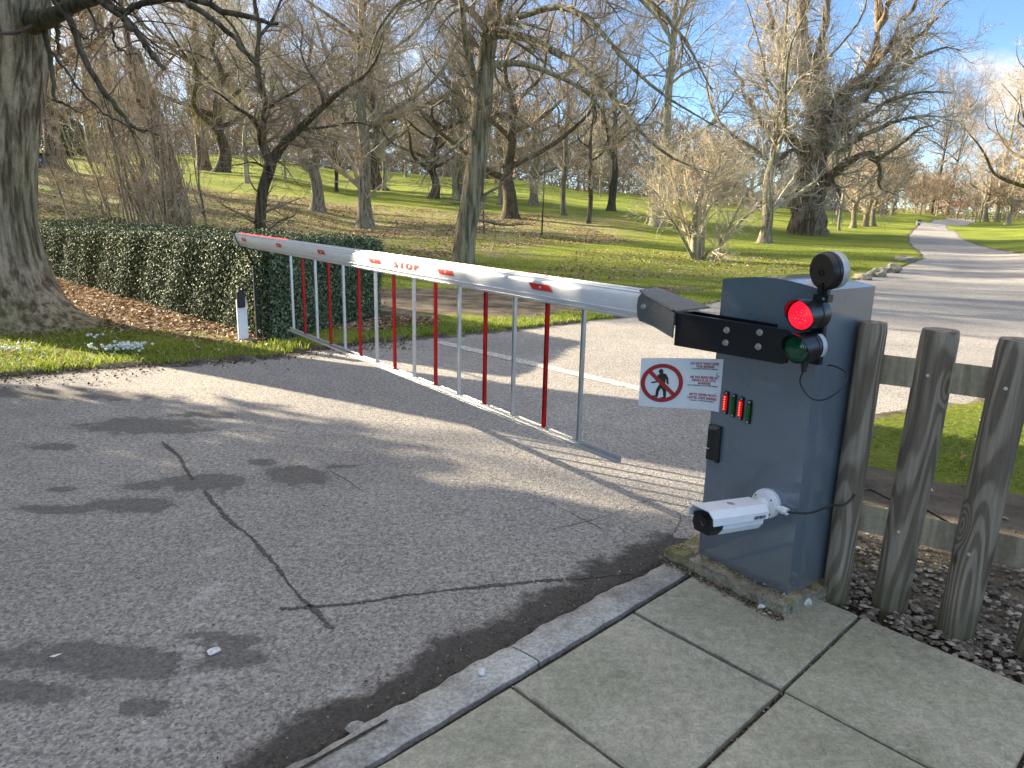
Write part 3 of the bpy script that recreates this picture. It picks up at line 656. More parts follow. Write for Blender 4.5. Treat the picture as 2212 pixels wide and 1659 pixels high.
# seen by the viewer, the boom runs right-to-left in s, so text runs towards smaller s
def px_s(px, py):                                  # where on the boom's visible side a point of the photo lies
    d = ray(px, py); Q = OB-VY*.115; nrm = VY; t = Q.dot(nrm)/d.dot(nrm); p = d*t; q = Vector((p.x, p.y, 0))-Vector((Q.x, Q.y, 0))
    return q.dot(VX), CAMH+p.z-BZ
for (x0, y0, x1, y1) in ((523, 525, 535, 532), (597, 534, 611, 543), (686, 547, 705, 556), (797, 563, 825, 576), (945, 586, 984, 600), (1143, 617, 1197, 634)):
    sa, _ = px_s(x0, y0); sb, _ = px_s(x1, y1)
    rf = boom_patch([(sb, -.003), (sa-.035 if sa-sb > .1 else sa, -.003), (sa, .026), (sb+.035, .026)], MT['redfilm'], 'reflector', boom, .0008)
    for nm in ('OO',):
        t = text_mesh('RSI', .013, bold=.0004)
        for v in t.verts:
            p = on_boom((sa+sb)/2-v.co.x, .011+v.co.y); v.co = Vector((p.x, p.y+.002, p.z))
        bm_obj('reflector_lettering', t, MT['whitefilm'], rf)
sa, _ = px_s(853, 572); sb, _ = px_s(905, 584)
t = text_mesh('STOP', .052, bold=.0014, spacing=1.5)
for yy in np.linspace(-.024, .024, 13): bmesh.ops.bisect_plane(t, geom=t.verts[:]+t.edges[:]+t.faces[:], plane_co=(0, yy, 0), plane_no=(0, 1, 0))
w_ = max(v.co.x for v in t.verts)*2
for v in t.verts:
    uu = (sa+sb)/2-v.co.x*((sa-sb)/w_); p = on_boom(uu, .009+v.co.y*.95); v.co = Vector((p.x, p.y+.0012, p.z))
bm_obj('stop_lettering', t, MT['redfilm'], boom)
# hanging bars and bottom rail
p14, p1 = .885, 4.50
for k in range(15):
    s = p1+(p14-p1)*k/14; silver = (k % 2 == 0)
    bm = bmesh.new(); add_box(bm, (s-.0085, .066, .405), (s+.0085, .072, 1.022)); add_box(bm, (s-.0085, .072, .405), (s-.006, .084, 1.022)); add_box(bm, (s+.006, .072, .405), (s+.0085, .084, 1.022)); add_box(bm, (s-.0025, .072, .405), (s+.0025, .082, 1.022))
    if k == 7:
        for v in bm.verts: v.co.x += .012*math.sin((v.co.z-.4)/.62*math.pi)
    pk = bm_obj('hanging_bar', bm, MT['alu'] if silver else MT['red'], gate, bevel=.001)
    if k == 0: tag(pk, 'silver hanging bar')
    elif k == 1: tag(pk, 'red hanging bar')
bm = bmesh.new(); add_box(bm, (.615, .062, .378), (4.62, .066, .410)); add_box(bm, (.615, .066, .378), (4.62, .090, .382)); add_box(bm, (.615, .086, .382), (4.62, .090, .392))
add_box(bm, (.6151, .0665, .402), (4.6199, .0720, .4055))
bm_obj('bottom_rail', bm, MT['alu'], gate, bevel=.0008)

def at_cab(o): o.location = OB; o.rotation_euler = (0, 0, BRZ); return o
# ---- signal lamps on the cabinet (axes towards the viewer's side)
def signal(name, s, z, R, lens_mat, label, lit_=False, band=False, facing=1, off0=.03, ln=.095):
    t = at_cab(thing(name, label, 'signal lamp'))
    ax = Vector((0, facing, 0)); c0 = Vector((s, off0, z))
    bm = bmesh.new(); add_lathe(bm, [(0, 0), (R*.93, 0), (R, .006), (R, ln*.45), (R*1.04, ln*.46), (R*1.04, ln*.50), (R, ln*.51), (R, ln), (R*.9, ln), (R*.9, ln-.006), (0, ln-.006)], c0, ax, 40)
    body = bm_obj('housing', bm, MT['blackp'], t, smooth=True)
    bm = bmesh.new(); add_lathe(bm, [(R*.9, ln-.005), (R*.86, ln+.002), (R*.6, ln+.008), (0, ln+.011)], c0, ax, 40); lens = bm_obj('lens', bm, lens_mat, t, smooth=True)
    if not lit_:
        bm = bmesh.new()
        for q in (.35, .5, .64, .78): add_lathe(bm, [(R*q-.0012, ln+.0088-.006*q*q), (R*q, ln+.0115-.006*q*q), (R*q+.0012, ln+.0088-.006*q*q)], c0, ax, 40)
        bm_obj('lens_ring', bm, lens_mat, lens, smooth=True)
    # visor: half hood
    bm = bmesh.new(); n = 26; prev = None
    for k in range(n+1):
        a = math.radians(-20+220*k/n); dep = .035*max(0, math.sin((a+R_(20))/R_(220)*math.pi))**.7
        pts = []
        for rad, yy in ((R*1.02, ln*.8), (R*1.02, ln+dep), (R*.975, ln+dep), (R*.975, ln*.8)): pts.append(bm.verts.new(c0+Vector((math.cos(a)*rad, facing*yy, math.sin(a)*rad))))
        if prev:
            for q in range(4): bm.faces.new((prev[q], pts[q], pts[(q+1) % 4], prev[(q+1) % 4]))
        prev = pts
    bm_obj('visor', bm, MT['blackp'], t, smooth=True)
    if band:
        bm = bmesh.new(); n = 14; prev = None
        for k in range(n+1):
            a = math.radians(118+95*k/n); pts = [bm.verts.new(c0+Vector((math.cos(a)*(R+.0012), facing*yy, math.sin(a)*(R+.0012)))) for yy in (.006, .030)]
            if prev: bm.faces.new((prev[0], pts[0], pts[1], prev[1]))
            prev = pts
        bm_obj('silver_label', bm, MT['foil'], t, smooth=True)
    if lit_:
        bm = bmesh.new()
        for rad, m in ((.0, 1), (.011, 5), (.020, 6)):
            for k in range(m):
                a = 2*math.pi*k/m+rad*30; bmesh.ops.create_icosphere(bm, subdivisions=1, radius=.0018, matrix=Matrix.Translation(c0+Vector((math.cos(a)*rad-.006, facing*(ln+.0095), math.sin(a)*rad-.002))))
        bm_obj('led', bm, MT['redhot'], t, smooth=True)
    return t
red = signal('signal_lamp', -.212, 1.144, .0515, MT['redlens'], 'glowing red signal lamp above the dark green one on the cabinet edge', lit_=True, ln=.10)
grn = signal('signal_lamp', -.212, 1.034, .0500, MT['greenlens'], 'unlit green signal lamp with a silver label, below the glowing red lamp', band=True, ln=.10)
bm = bmesh.new(); add_box(bm, (-.235, .0025, .97), (-.195, .029, 1.17)); bm_obj('backplate', bm, MT['blackp'], grn, bevel=.003)
bm = bmesh.new(); add_cyl(bm, (-.212, .075, .992), (-.212, .075, .968), .012); add_cyl(bm, (-.212, .075, .968), (-.212, .075, .950), .009); bm_obj('cable_gland', bm, MT['blackp'], grn, smooth=True)
# third lamp, seen from behind, on a swivel bracket
bk_ = at_cab(thing('signal_lamp', 'round black lamp seen from behind on a swivel bracket above the cabinet', 'signal lamp'))
R3 = .0600; c3_ = Vector((-.238, .085, 1.285)); ax3 = Vector((-.35, -1.0, .12)).normalized()
bm = bmesh.new(); add_lathe(bm, [(0, 0), (R3*.94, 0), (R3, .005), (R3, .022), (R3*1.03, .023), (R3*1.03, .028), (R3, .029), (R3, .05), (0, .05)], c3_, ax3, 44)
add_lathe(bm, [(.0095, -.0005), (.0095, -.003), (.0115, -.003), (.0115, -.0005)], c3_+Vector((0, 0, -.004)), ax3, 24)
bm_obj('housing', bm, MT['blackp'], bk_, smooth=True)
bm = bmesh.new(); add_lathe(bm, [(R3*1.005, .036), (R3*1.012, .037), (R3*1.012, .052), (R3*1.0, .053)], c3_, ax3, 44); bm_obj('silver_label', bm, MT['foil'], bk_, smooth=True)
bm = bmesh.new(); add_lathe(bm, [(R3*.99, .05), (R3*.97, .062), (R3*.6, .072), (0, .076)], c3_, ax3, 44); bm_obj('lens', bm, plain('pale_lens', (.50, .46, .36), .3), bk_, smooth=True)
bm = bmesh.new(); q_ = c3_+ax3*.02
add_box(bm, (q_.x-.018, q_.y-.010, 1.212), (q_.x+.018, q_.y+.012, 1.245)); add_box(bm, (q_.x-.026, q_.y-.015, 1.188), (q_.x+.026, q_.y+.018, 1.213)); add_box(bm, (q_.x-.004, q_.y+.010, 1.21), (q_.x+.004, q_.y+.022, 1.25))
bm_obj('bracket', bm, MT['blackp'], bk_, bevel=.002)
bm = bmesh.new(); add_cyl(bm, (q_.x-.012, q_.y+.018, 1.20), (q_.x-.012, q_.y+.0195, 1.20), .0045); bm_obj('screw', bm, MT['zinc'], bk_)

# LED marker strips on the cabinet front
for k, (s, z, lit_, lb) in enumerate(((.138, .752, 1, 'lit red marker light, first from the boom side of the cabinet row of four'), (.103, .749, 0, 'unlit green marker light between the two lit red ones on the cabinet'),
                                    (.068, .745, 1, 'lit red marker light between the two unlit green ones on the cabinet'), (.033, .740, 0, 'unlit green marker light at the lamp-side end of the cabinet row of four'))):
    t = at_cab(thing('marker_light', lb, 'marker light', group='marker lights on the cabinet front'))
    bm = bmesh.new(); add_box(bm, (s-.011, .0005, z-.045), (s+.011, .007, z+.045)); bm_obj('base', bm, MT['blackp'], t, bevel=.002)
    bm = bmesh.new(); add_box(bm, (s-.009, .007, z-.032), (s+.009, .015, z+.032)); bm_obj('lens', bm, MT['ledbody'] if lit_ else MT['greenled'], t, bevel=.003)
    for dz in (-.0385, .0385):
        bm = bmesh.new(); add_cyl(bm, (s, .007, z+dz), (s, .009, z+dz), .0045, seg=12); bm_obj('screw', bm, MT['zinc'], t)
    if lit_:
        for q in range(6):
            bm = bmesh.new(); bmesh.ops.create_icosphere(bm, subdivisions=1, radius=.0028, matrix=Matrix.Translation((s, .0155, z-.024+.0096*q))); bm_obj('led', bm, MT['leddot'], t, smooth=True)
# black sensor
t = at_cab(thing('motion_sensor', 'slim black sensor on the edge of the cabinet below the warning sign', 'sensor'))
bm = bmesh.new(); pr = [(.145, .0), (.200, .0), (.200, .014), (.190, .030), (.172, .034), (.155, .030), (.145, .014)]
a = [bm.verts.new((s, o, .505+(.012 if o > .02 else 0))) for s, o in pr]; b = [bm.verts.new((s, o, .652-(.012 if o > .02 else 0))) for s, o in pr]
bm.faces.new(a[::-1]); bm.faces.new(b)
for k in range(7): bm.faces.new((a[k], a[(k+1) % 7], b[(k+1) % 7], b[k]))
bm_obj('casing', bm, MT['blackp'], t, bevel=.003)
bm = bmesh.new(); add_box(bm, (.176, .0335, .560), (.194, .0350, .563)); bm_obj('label', bm, MT['whitefilm'], t)

# warning sign, bolted at one edge and bowed outwards
SP = [Vector(p) for p in ((.806, 2.772), (.76, 2.800), (.70, 2.826), (.64, 2.848), (.575, 2.868), (.512, 2.886))]
SL = smooth_line([p.to_3d() for p in SP], 41)
SW = sum((SL[k+1]-SL[k]).length for k in range(40))
def sign_pt(u, w, lift=0.0):       # u 0 (right edge) .. 1 (left edge), w 0 bottom .. 1 top
    f = min(max(u, 0), 1)*40; i = min(int(f), 39); p = SL[i].lerp(SL[i+1], f-i); tn = (SL[i+1]-SL[i]).normalized(); nn = Vector((tn.y, -tn.x, 0))
    if nn.y > 0: nn = -nn
    zt = .916-.026*u; zb = .706-.010*u+.003*math.sin(u*6); z = zb+(zt-zb)*w
    return Vector((p.x, p.y, z))+nn*lift
SH = .203
sg = thing('warning_sign', 'white sign with a crossed-out walking figure bolted to the cabinet edge', 'sign')
bm = bmesh.new(); g0 = []; g1 = []
for i in range(25):
    g0.append([bm.verts.new(sign_pt(i/24, j/4, .0)) for j in range(5)]); g1.append([bm.verts.new(sign_pt(i/24, j/4, -.003)) for j in range(5)])
for i in range(24):
    for j in range(4): bm.faces.new((g0[i][j], g0[i+1][j], g0[i+1][j+1], g0[i][j+1])); bm.faces.new((g1[i][j], g1[i][j+1], g1[i+1][j+1], g1[i+1][j]))
    for j in (0, 4): bm.faces.new((g0[i][j], g0[i+1][j], g1[i+1][j], g1[i][j]))
for i in (0, 24):
    for j in range(4): bm.faces.new((g0[i][j], g0[i][j+1], g1[i][j+1], g1[i][j]))
bm_obj('panel', bm, MT['signface'], sg, smooth=True)
SQ = SW/SH
def sgm(bm2, cx, cy, lift):         # flat graphic (metres, x to the right) -> wrapped on the sign
    for v in bm2.verts: v.co = sign_pt(1-(cx+v.co.x)/SW, (cy+v.co.y)/SH, lift)
    return bm2
bm = bmesh.new(); cx, cy, R0, R1 = SW*.262, SH*.50, .079, .063; prev = None
for k in range(61):
    a = 2*math.pi*k/60; pr = [bm.verts.new((math.cos(a)*r, math.sin(a)*r, 0)) for r in (R0, R1)]
    if prev: bm.faces.new((prev[0], pr[0], pr[1], prev[1]))
    prev = pr
nseg = 14; prev = None
for k in range(nseg+1):
    c_ = Vector((-.0465, .0465, 0)).lerp(Vector((.0465, -.0465, 0)), k/nseg); o_ = Vector((.0055, .0055, 0)); pr = [bm.verts.new(c_+o_), bm.verts.new(c_-o_)]
    if prev: bm.faces.new((prev[0], pr[0], pr[1], prev[1]))
    prev = pr
bm_obj('prohibition_ring', sgm(bm, cx, cy, .0022), MT['signred'], sg)
bm = bmesh.new()
def limb(pts, ws):
    prev = None
    for k, (p, w_) in enumerate(zip(pts, ws)):
        p = Vector((p[0], p[1], 0)); q = Vector((*pts[min(k+1, len(pts)-1)], 0))-Vector((*pts[max(k-1, 0)], 0)); q.normalize(); n_ = Vector((-q.y, q.x, 0))
        pr = [bm.verts.new(p+n_*w_), bm.verts.new(p-n_*w_)]
        if prev: bm.faces.new((prev[0], pr[0], pr[1], prev[1]))
        prev = pr
cvs = [bm.verts.new((-.006+math.cos(2*math.pi*k/20)*.0085, .048+math.sin(2*math.pi*k/20)*.0095, 0)) for k in range(20)]; bm.faces.new(cvs)
limb([(-.005, .041), (-.003, .034), (.001, .016), (.001, -.006), (-.001, -.014)], [.004, .015, .012, .010, .011])
limb([(.008, .034), (.018, .018), (.019, .004), (.023, -.004)], [.006, .0045, .0035, .003])
limb([(-.012, .034), (-.013, .016), (-.022, .004), (-.040, .0005)], [.006, .0045, .0035, .003])
limb([(-.004, -.012), (-.014, -.030), (-.016, -.050), (-.018, -.056)], [.008, .006, .005, .004]); limb([(-.013, -.057), (-.032, -.054)], [.0035, .002])
limb([(.004, -.012), (.011, -.032), (.013, -.054), (.012, -.060)], [.008, .006, .005, .004]); limb([(.017, -.061), (-.002, -.061)], [.0035, .002])
bm_obj('walking_figure', sgm(bm, cx+.001, cy, .0012), MT['blackp'], sg)
TXC = SW*.765
for txt, yy, sz, wd, mat in (('DO NOT WALK UNDER', .902, .0135, .36, 'signred'), ('THIS BARRIER', .845, .0135, .235, 'signred'), ('IT LOWERS WITHOUT WARNING', .80, .0068, .33, 'blackp'),
                           ('NE PAS MARCHER AU', .635, .0135, .345, 'signred'), ('DESSOUS DE CETTE', .575, .0135, .30, 'signred'), ('BARRIERE', .517, .0135, .155, 'signred'), ("ELLE S'ABAISSE SANS AVERTISSEMENT", .472, .0066, .39, 'blackp'),
                           ('BITTE GEHEN NICHT', .29, .0135, .33, 'signred'), ('UNTER DIESE BARRIERE', .225, .0135, .375, 'signred'), ('SIE SENKT OHNE VORWARNUNG', .172, .0068, .31, 'blackp')):
    b2 = text_mesh(txt, sz, bold=.00035 if sz > .01 else .00015); w_ = max(v.co.x for v in b2.verts)-min(v.co.x for v in b2.verts)
    for v in b2.verts: v.co.x *= wd*SW/w_
    bm_obj('lettering', sgm(b2, TXC, yy*SH, .0012), MT[mat], sg)
for w in (.70, .315):
    bm = bmesh.new(); c = sign_pt(.055, w); n_ = (sign_pt(.055, w, 1)-c); add_lathe(bm, [(.008, 0), (.0075, .002), (.004, .004), (0, .0045)], c, n_, 18); bm_obj('screw', bm, MT['zinc'], sg, smooth=True)

# security camera
cc_ = thing('security_camera', 'white bullet security camera on a round base low on the cabinet front', 'camera', at(1505, 1130, 2.36)*0)
base = OB+VX*-.088+Vector((0, 0, .420)); NV = -VY
bm = bmesh.new(); add_lathe(bm, [(.0, 0), (.054, 0), (.055, .003), (.055, .020), (.052, .022), (.052, .024), (.051, .034), (.047, .037), (.028, .039), (.026, .046), (0, .046)], base, NV, 44); bm_obj('mount_base', bm, MT['white_cam'], cc_, smooth=True)
for a in (40, 140, 220, 320):
    bm = bmesh.new(); qv = base+NV*.0368+VX*math.cos(R_(a))*.043+Vector((0, 0, math.sin(R_(a))*.043)); add_cyl(bm, qv, qv+NV*.001, .0035, seg=12); bm_obj('screw_hole', bm, MT['blackp'], cc_)
CR = at(1628, 1104, 2.435); CF = at(1517, 1120, 2.29)
fw = (CF-CR).normalized(); upv = Vector((0, 0, 1)); sd = fw.cross(upv).normalized(); upv = sd.cross(fw).normalized(); CL = (CF-CR).length
def cp(f, s_, u): return CR+fw*f+(sd*s_+upv*u)*1.28
bm = bmesh.new(); jm = base+NV*.055; el = base+NV*.066+VX*.010+Vector((0, 0, -.002))
bmesh.ops.create_icosphere(bm, subdivisions=3, radius=.027, matrix=Matrix.Translation(base+NV*.052)); add_tube(bm, [base+NV*.055, el, cp(-.012, 0, -.012)], [.019, .019, .016], 20); add_box(bm, (-.012, -.014, -.018), (.014, .014, .004), Matrix(((fw.x, sd.x, upv.x, CR.x), (fw.y, sd.y, upv.y, CR.y), (fw.z, sd.z, upv.z, CR.z), (0, 0, 0, 1))))
bm_obj('swivel_arm', bm, MT['white_cam'], cc_, smooth=True)
def box_section(prof, f0, f1, bmx, slant=0.0):
    a = [bmx.verts.new(cp(f0, s_, u)) for s_, u in prof]; b = [bmx.verts.new(cp(f1+slant*(u), s_, u)) for s_, u in prof]; n_ = len(prof)
    bmx.faces.new(a[::-1]); bmx.faces.new(b)
    for k in range(n_): bmx.faces.new((a[k], a[(k+1) % n_], b[(k+1) % n_], b[k]))
body = [(-.036, .006), (-.036, -.022), (-.024, -.040), (.024, -.040), (.036, -.022), (.036, .006)]
bm = bmesh.new(); box_section(body, .0, CL-.055, bm); bm_obj('body', bm, MT['white_cam'], cc_, bevel=.003)
bm = bmesh.new(); box_section([(s_*.99, u*.99) for s_, u in body], CL-.055, CL-.008, bm); nose = bm_obj('front_face', bm, MT['blackp'], cc_, bevel=.004)
bm = bmesh.new(); add_lathe(bm, [(.017, 0), (.017, .004), (.0145, .0045), (.012, .002), (0, .001)], cp(CL-.009, -.004, -.008), fw, 30); bm_obj('lens', bm, MT['glass'], cc_, smooth=True)
hood = [(-.044, -.006), (-.044, .014), (-.028, .031), (.028, .031), (.044, .014), (.044, -.006), (.0405, -.006), (.0405, .012), (.026, .0275), (-.026, .0275), (-.0405, .012), (-.0405, -.006)]
bm = bmesh.new(); box_section(hood, -.008, CL+.006, bm, .35); hd = bm_obj('sun_hood', bm, MT['white_cam'], cc_, bevel=.0015)
bm = bmesh.new(); add_lathe(bm, [(.0135, -.001), (.0135, .0012), (.011, .0016), (.011, .0006), (.004, .0008), (.004, .0025), (0, .003)], cp(CL*.50, 0, .031), upv, 26); bm_obj('hood_screw', bm, MT['zinc'], hd, smooth=True)
b2 = text_mesh('HIKVISION', .0125, bold=.0005, shear=.2)
for v in b2.verts: v.co = cp(.040-v.co.x*1.0, .0455*(1 if cp(0, 1, 0).y < cp(0, -1, 0).y else -1), .001+v.co.y)
sgn = 1 if sd.y < 0 else -1
bm_obj('lettering', b2, MT['blackp'], cc_)
bm = bmesh.new(); gl0 = base+VX*-.052+NV*.018; add_cyl(bm, gl0, gl0-VX*.016, .012, seg=20); add_cyl(bm, gl0-VX*.016, gl0-VX*.040, .0155, .0135, seg=8); bm_obj('cable_gland', bm, MT['white_cam'], cc_, smooth=False, bevel=.0015)

# cables
def cable(name, pts, r, label, n=40):
    bm = bmesh.new(); add_tube(bm, smooth_line(pts, n), r, 8); return tag(bm_obj(name, bm, MT['rubber'], smooth=True), label, 'cable')
PO = [Vector((1.262, 2.583, 0)), Vector((1.455, 2.545, 0)), Vector((1.607, 2.375, 0)), Vector((1.80, 2.24, 0))]
cable('cable', [lw(-.212, .075, .955), lw(-.20, .07, .91), lw(-.235, .055, .862), lw(-.275, .03, .862), lw(-.30, -.02, .90), lw(-.28, -.08, .935), lw(-.24, -.085, .952), lw(-.205, -.08, .955)], .0028, 'thin black cable looping from the green signal lamp into the cabinet side')
fdir = (PO[3]-PO[0]).normalized(); fn = Vector((fdir.y, -fdir.x, 0)); fn = -fn if fn.y < 0 else fn
RT = .355; RTh = .435-.355
cable('cable', [gl0-VX*.038, lw(-.20, .02, .425), lw(-.25, -.01, .435), lw(-.30, -.05, .47), lw(-.33, -.09, .478), PO[0]+fn*.075+Vector((.05, 0, .452)), PO[1]+fn*.085+Vector((-.05, 0, .418)), PO[1]+fn*.078+Vector((.06, 0, .395)), PO[2]+fn*.085+Vector((-.04, 0, .385)), PO[2]+fn*.078+Vector((.07, 0, .36)), PO[3]+fn*.08+Vector((0, 0, .39)), PO[3]+fn*.08+fdir*.4+Vector((0, 0, .39))], .0042, 'long black cable running from the security camera along the lower fence rail', 90)

# fence
fence = thing('wooden_fence', 'low fence of round weathered timber posts with two rails beside the cabinet', 'fence')
def post(c, r, hh, lean, seed):
    N, K = 36, 40; V = []; rn = random.Random(seed); ph = rn.random()*9; ll = Matrix.Rotation(-seed*1.3, 3, 'Z') @ Vector((lean[0], lean[1], 0))
    for k in range(K+1):
        z = -.08+(hh+.08)*k/K
        for i in range(N):
            a = 2*math.pi*i/N; q = r*(1+.035*mnoise.noise(Vector((math.cos(a)*1.5+ph, math.sin(a)*1.5, z*2.2)))+.012*mnoise.noise(Vector((math.cos(a)*7+ph, math.sin(a)*7, z*1.2))))
            if k == K: q -= .004
            V.append((ll.x*z+math.cos(a)*q, ll.y*z+math.sin(a)*q, z))
    F = np.array([[k*N+i, k*N+(i+1) % N, (k+1)*N+(i+1) % N, (k+1)*N+i] for k in range(K) for i in range(N)])
    top = np.array([[K*N+i for i in range(N)]])
    o = np_mesh('post', V, [F, top], MT['wood'], fence); o.location = c; o.data.set_sharp_from_angle(angle=R_(40)); o.rotation_euler = (0, 0, seed*1.3); return o
for k, (p, r, hh, ln) in enumerate(zip(PO, (.047, .061, .060, .06), (1.10, 1.085, 1.085, 1.08), ((.003, 0), (.024, -.005), (.032, -.005), (.03, 0)))):
    po = post(p, r, hh, ln, k+1)
    if k:
        for zz in (.93, .345):
            bm = bmesh.new(); q = p-fn*(r*.985)+Vector((ln[0]*zz, ln[1]*zz, zz))-fdir*.012; add_lathe(bm, [(.0065, -.003), (.0065, .0), (.0055, .002), (.0025, .0022), (.0025, .0005), (0, .0005)], q, -fn, 14)
            s_ = bm_obj('screw', bm, MT['zinc'], po); s_.matrix_parent_inverse = (Matrix.Translation(p) @ Matrix.Rotation((k+1)*1.3, 4, 'Z')).inverted()
for zz, nm in ((.925, 'upper rail'), (.352, 'lower rail')):
    V = []; N, K = 20, 40; a0 = PO[0]-fdir*.10+fn*.058; a1 = PO[3]+fdir*.6+fn*.058
    for k in range(K+1):
        c = a0.lerp(a1, k/K); 
        for i in range(N):
            a = math.pi*i/(N-1)
            q = .054*(1+.05*mnoise.noise(Vector((k*.25, math.cos(a)*2, zz*9))))
            V.append(c+fn*math.sin(a)*q*.8+Vector((0, 0, zz+math.cos(a)*q-.0*k)))
    F = np.array([[k*N+i, k*N+(i+1) % N, (k+1)*N+(i+1) % N, (k+1)*N+i] for k in range(K) for i in range(N)])
    caps = np.array([[i for i in range(N)], [K*N+i for i in range(N)][::-1]])
    MM = (Matrix(((0, 1, 0, 0), (0, 0, 1, 0), (1, 0, 0, 0), (0, 0, 0, 1))))
    o = np_mesh('rail', [tuple(v) for v in V], [F, caps], MT['rail'] if 'rail' in MT else MT['wood'], fence, smooth=False)

# far end: white guide post with sensor, green steel pole
gp = thing('guide_post', 'short white post with a black sensor at the free end of the barrier', 'post', (-2.80, 7.56, 0), R_(38))
bm = bmesh.new(); add_box(bm, (-.05, -.02, -.05), (.05, .02, .47)); bm_obj('post', bm, MT['white'], gp, bevel=.006)
bm = bmesh.new(); add_box(bm, (-.048, -.045, .385), (.030, .0, .555)); add_box(bm, (-.04, -.03, .54), (.035, .03, .565)); bm_obj('sensor', bm, MT['blackp'], gp, bevel=.008)
pr_ = thing('support_pole', 'dark green steel pole standing against the hedge under the barrier tip', 'pole')
bm = bmesh.new(); b0 = Vector((-2.60, 7.72, -.03)); p1_ = at(548, 575, 7.66); p2_ = at(543, 556, 7.62)
add_box(bm, (-.028, -.02, -.03), (.028, .02, p1_.z), Matrix.Translation((p1_.x, 7.70, 0)) @ Matrix.Rotation(R_(35), 4, 'Z') @ Matrix.Shear('XZ', 4, (0.0, 0.0)))
bm_obj('upright', bm, MT['greenpaint'], pr_, bevel=.003)
bm = bmesh.new(); add_tube(bm, [(p1_.x, 7.70, p1_.z-.02), at(535, 545, 7.60), at(517, 521, 7.45)], .011, 8); bm_obj('support_arm', bm, MT['greenpaint'], pr_)

# ------------------------------------------------------------------ plants: hedge, grass, leaves
def quads_leaves(P, Nrm, size, aspect=.5, jitter=.6, fold=0.0, seed=0):
    r = np.random.default_rng(seed); n = len(P)
    Nn = Nrm+r.normal(0, jitter, (n, 3)); Nn /= np.linalg.norm(Nn, axis=1)[:, None]+1e-9
    T = np.cross(Nn, r.normal(0, 1, (n, 3))); T /= np.linalg.norm(T, axis=1)[:, None]+1e-9; B = np.cross(Nn, T)
    s = (np.asarray(size)*r.uniform(.65, 1.3, n))[:, None]
    a = P-T*s*.5; c = P+T*s*.5; b = P+B*s*aspect*.5+Nn*s*fold; d = P-B*s*aspect*.5+Nn*s*fold
    V = np.stack([a, b, c, d], 1).reshape(-1, 3); F = np.arange(4*n).reshape(n, 4); return V, F
def hedge():
    r = np.random.default_rng(11); A, B, Cc, D = [np.array(p) for p in HEDGE]; top = .98
    P = []; N = []
    def face(p, q, n, zt, outward):
        u = r.random(n); z = r.random(n)**.9*(zt+.06); e = q-p; L = np.linalg.norm(e); nr = np.array([e[1], -e[0]])/L*outward
        xy = p[None]+e[None]*u[:, None]
        bul = .03*np.sin(u*L*3.1+z*2)+.02*np.sin(u*L*7+z*5+2)+r.normal(0, .03, n)-.10*np.clip(z-(zt-.08), 0, 1)*2-.05*np.clip(.15-z, 0, 1)
        xy = xy+nr[None]*bul[:, None]; zz = z*(1-.15*np.clip((-xy[:, 0]-3)/6, 0, 1))+hgt(xy[:, 0], xy[:, 1])+.03*np.sin(u*L*2.3)*(z/zt)
        P.append(np.column_stack([xy, zz])); N.append(np.column_stack([np.repeat(nr[None], n, 0), np.full(n, .25)]))
    face(A, D, 105000, top, -1); face(A, B, 30000, top, 1); face(B, Cc, 9000, top, 1)
    n = 70000; u = r.random(n)**1.3; v = r.random(n)
    xy = (A*(1-u[:, None])+D*u[:, None])*(1-v[:, None])+(B*(1-u[:, None])+Cc*u[:, None])*v[:, None]
    zz = top*(1-.15*np.clip((-xy[:, 0]-3)/6, 0, 1))+.03*np.sin(u*30)+.03*np.sin(v*9+u*50)+r.normal(0, .025, n)+hgt(xy[:, 0], xy[:, 1])
    P.append(np.column_stack([xy, zz])); N.append(np.column_stack([np.zeros((n, 2)), np.ones(n)]))
    P = np.concatenate(P); N = np.concatenate(N)
    V, F = quads_leaves(P, N, .033, .55, .6, .08, 12)
    # dark woody core
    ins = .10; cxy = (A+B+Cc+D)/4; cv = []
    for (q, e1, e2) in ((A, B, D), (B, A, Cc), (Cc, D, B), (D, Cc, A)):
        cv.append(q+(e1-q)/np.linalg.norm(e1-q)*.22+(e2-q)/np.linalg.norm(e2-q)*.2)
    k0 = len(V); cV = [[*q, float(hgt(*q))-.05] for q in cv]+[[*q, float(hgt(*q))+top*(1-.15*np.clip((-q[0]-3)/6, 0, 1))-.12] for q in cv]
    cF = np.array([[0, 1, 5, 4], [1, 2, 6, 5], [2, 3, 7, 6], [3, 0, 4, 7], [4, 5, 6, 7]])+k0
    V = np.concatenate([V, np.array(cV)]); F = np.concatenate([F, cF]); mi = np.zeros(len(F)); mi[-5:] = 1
    o = np_mesh('clipped_hedge', V, F, [MT['hedge'], MT['hedgecore']], smooth=False, midx=mi)
    tag(o, 'low clipped evergreen hedge, sunlit pale on its long face, behind the barrier tip', 'hedge')
hedge()

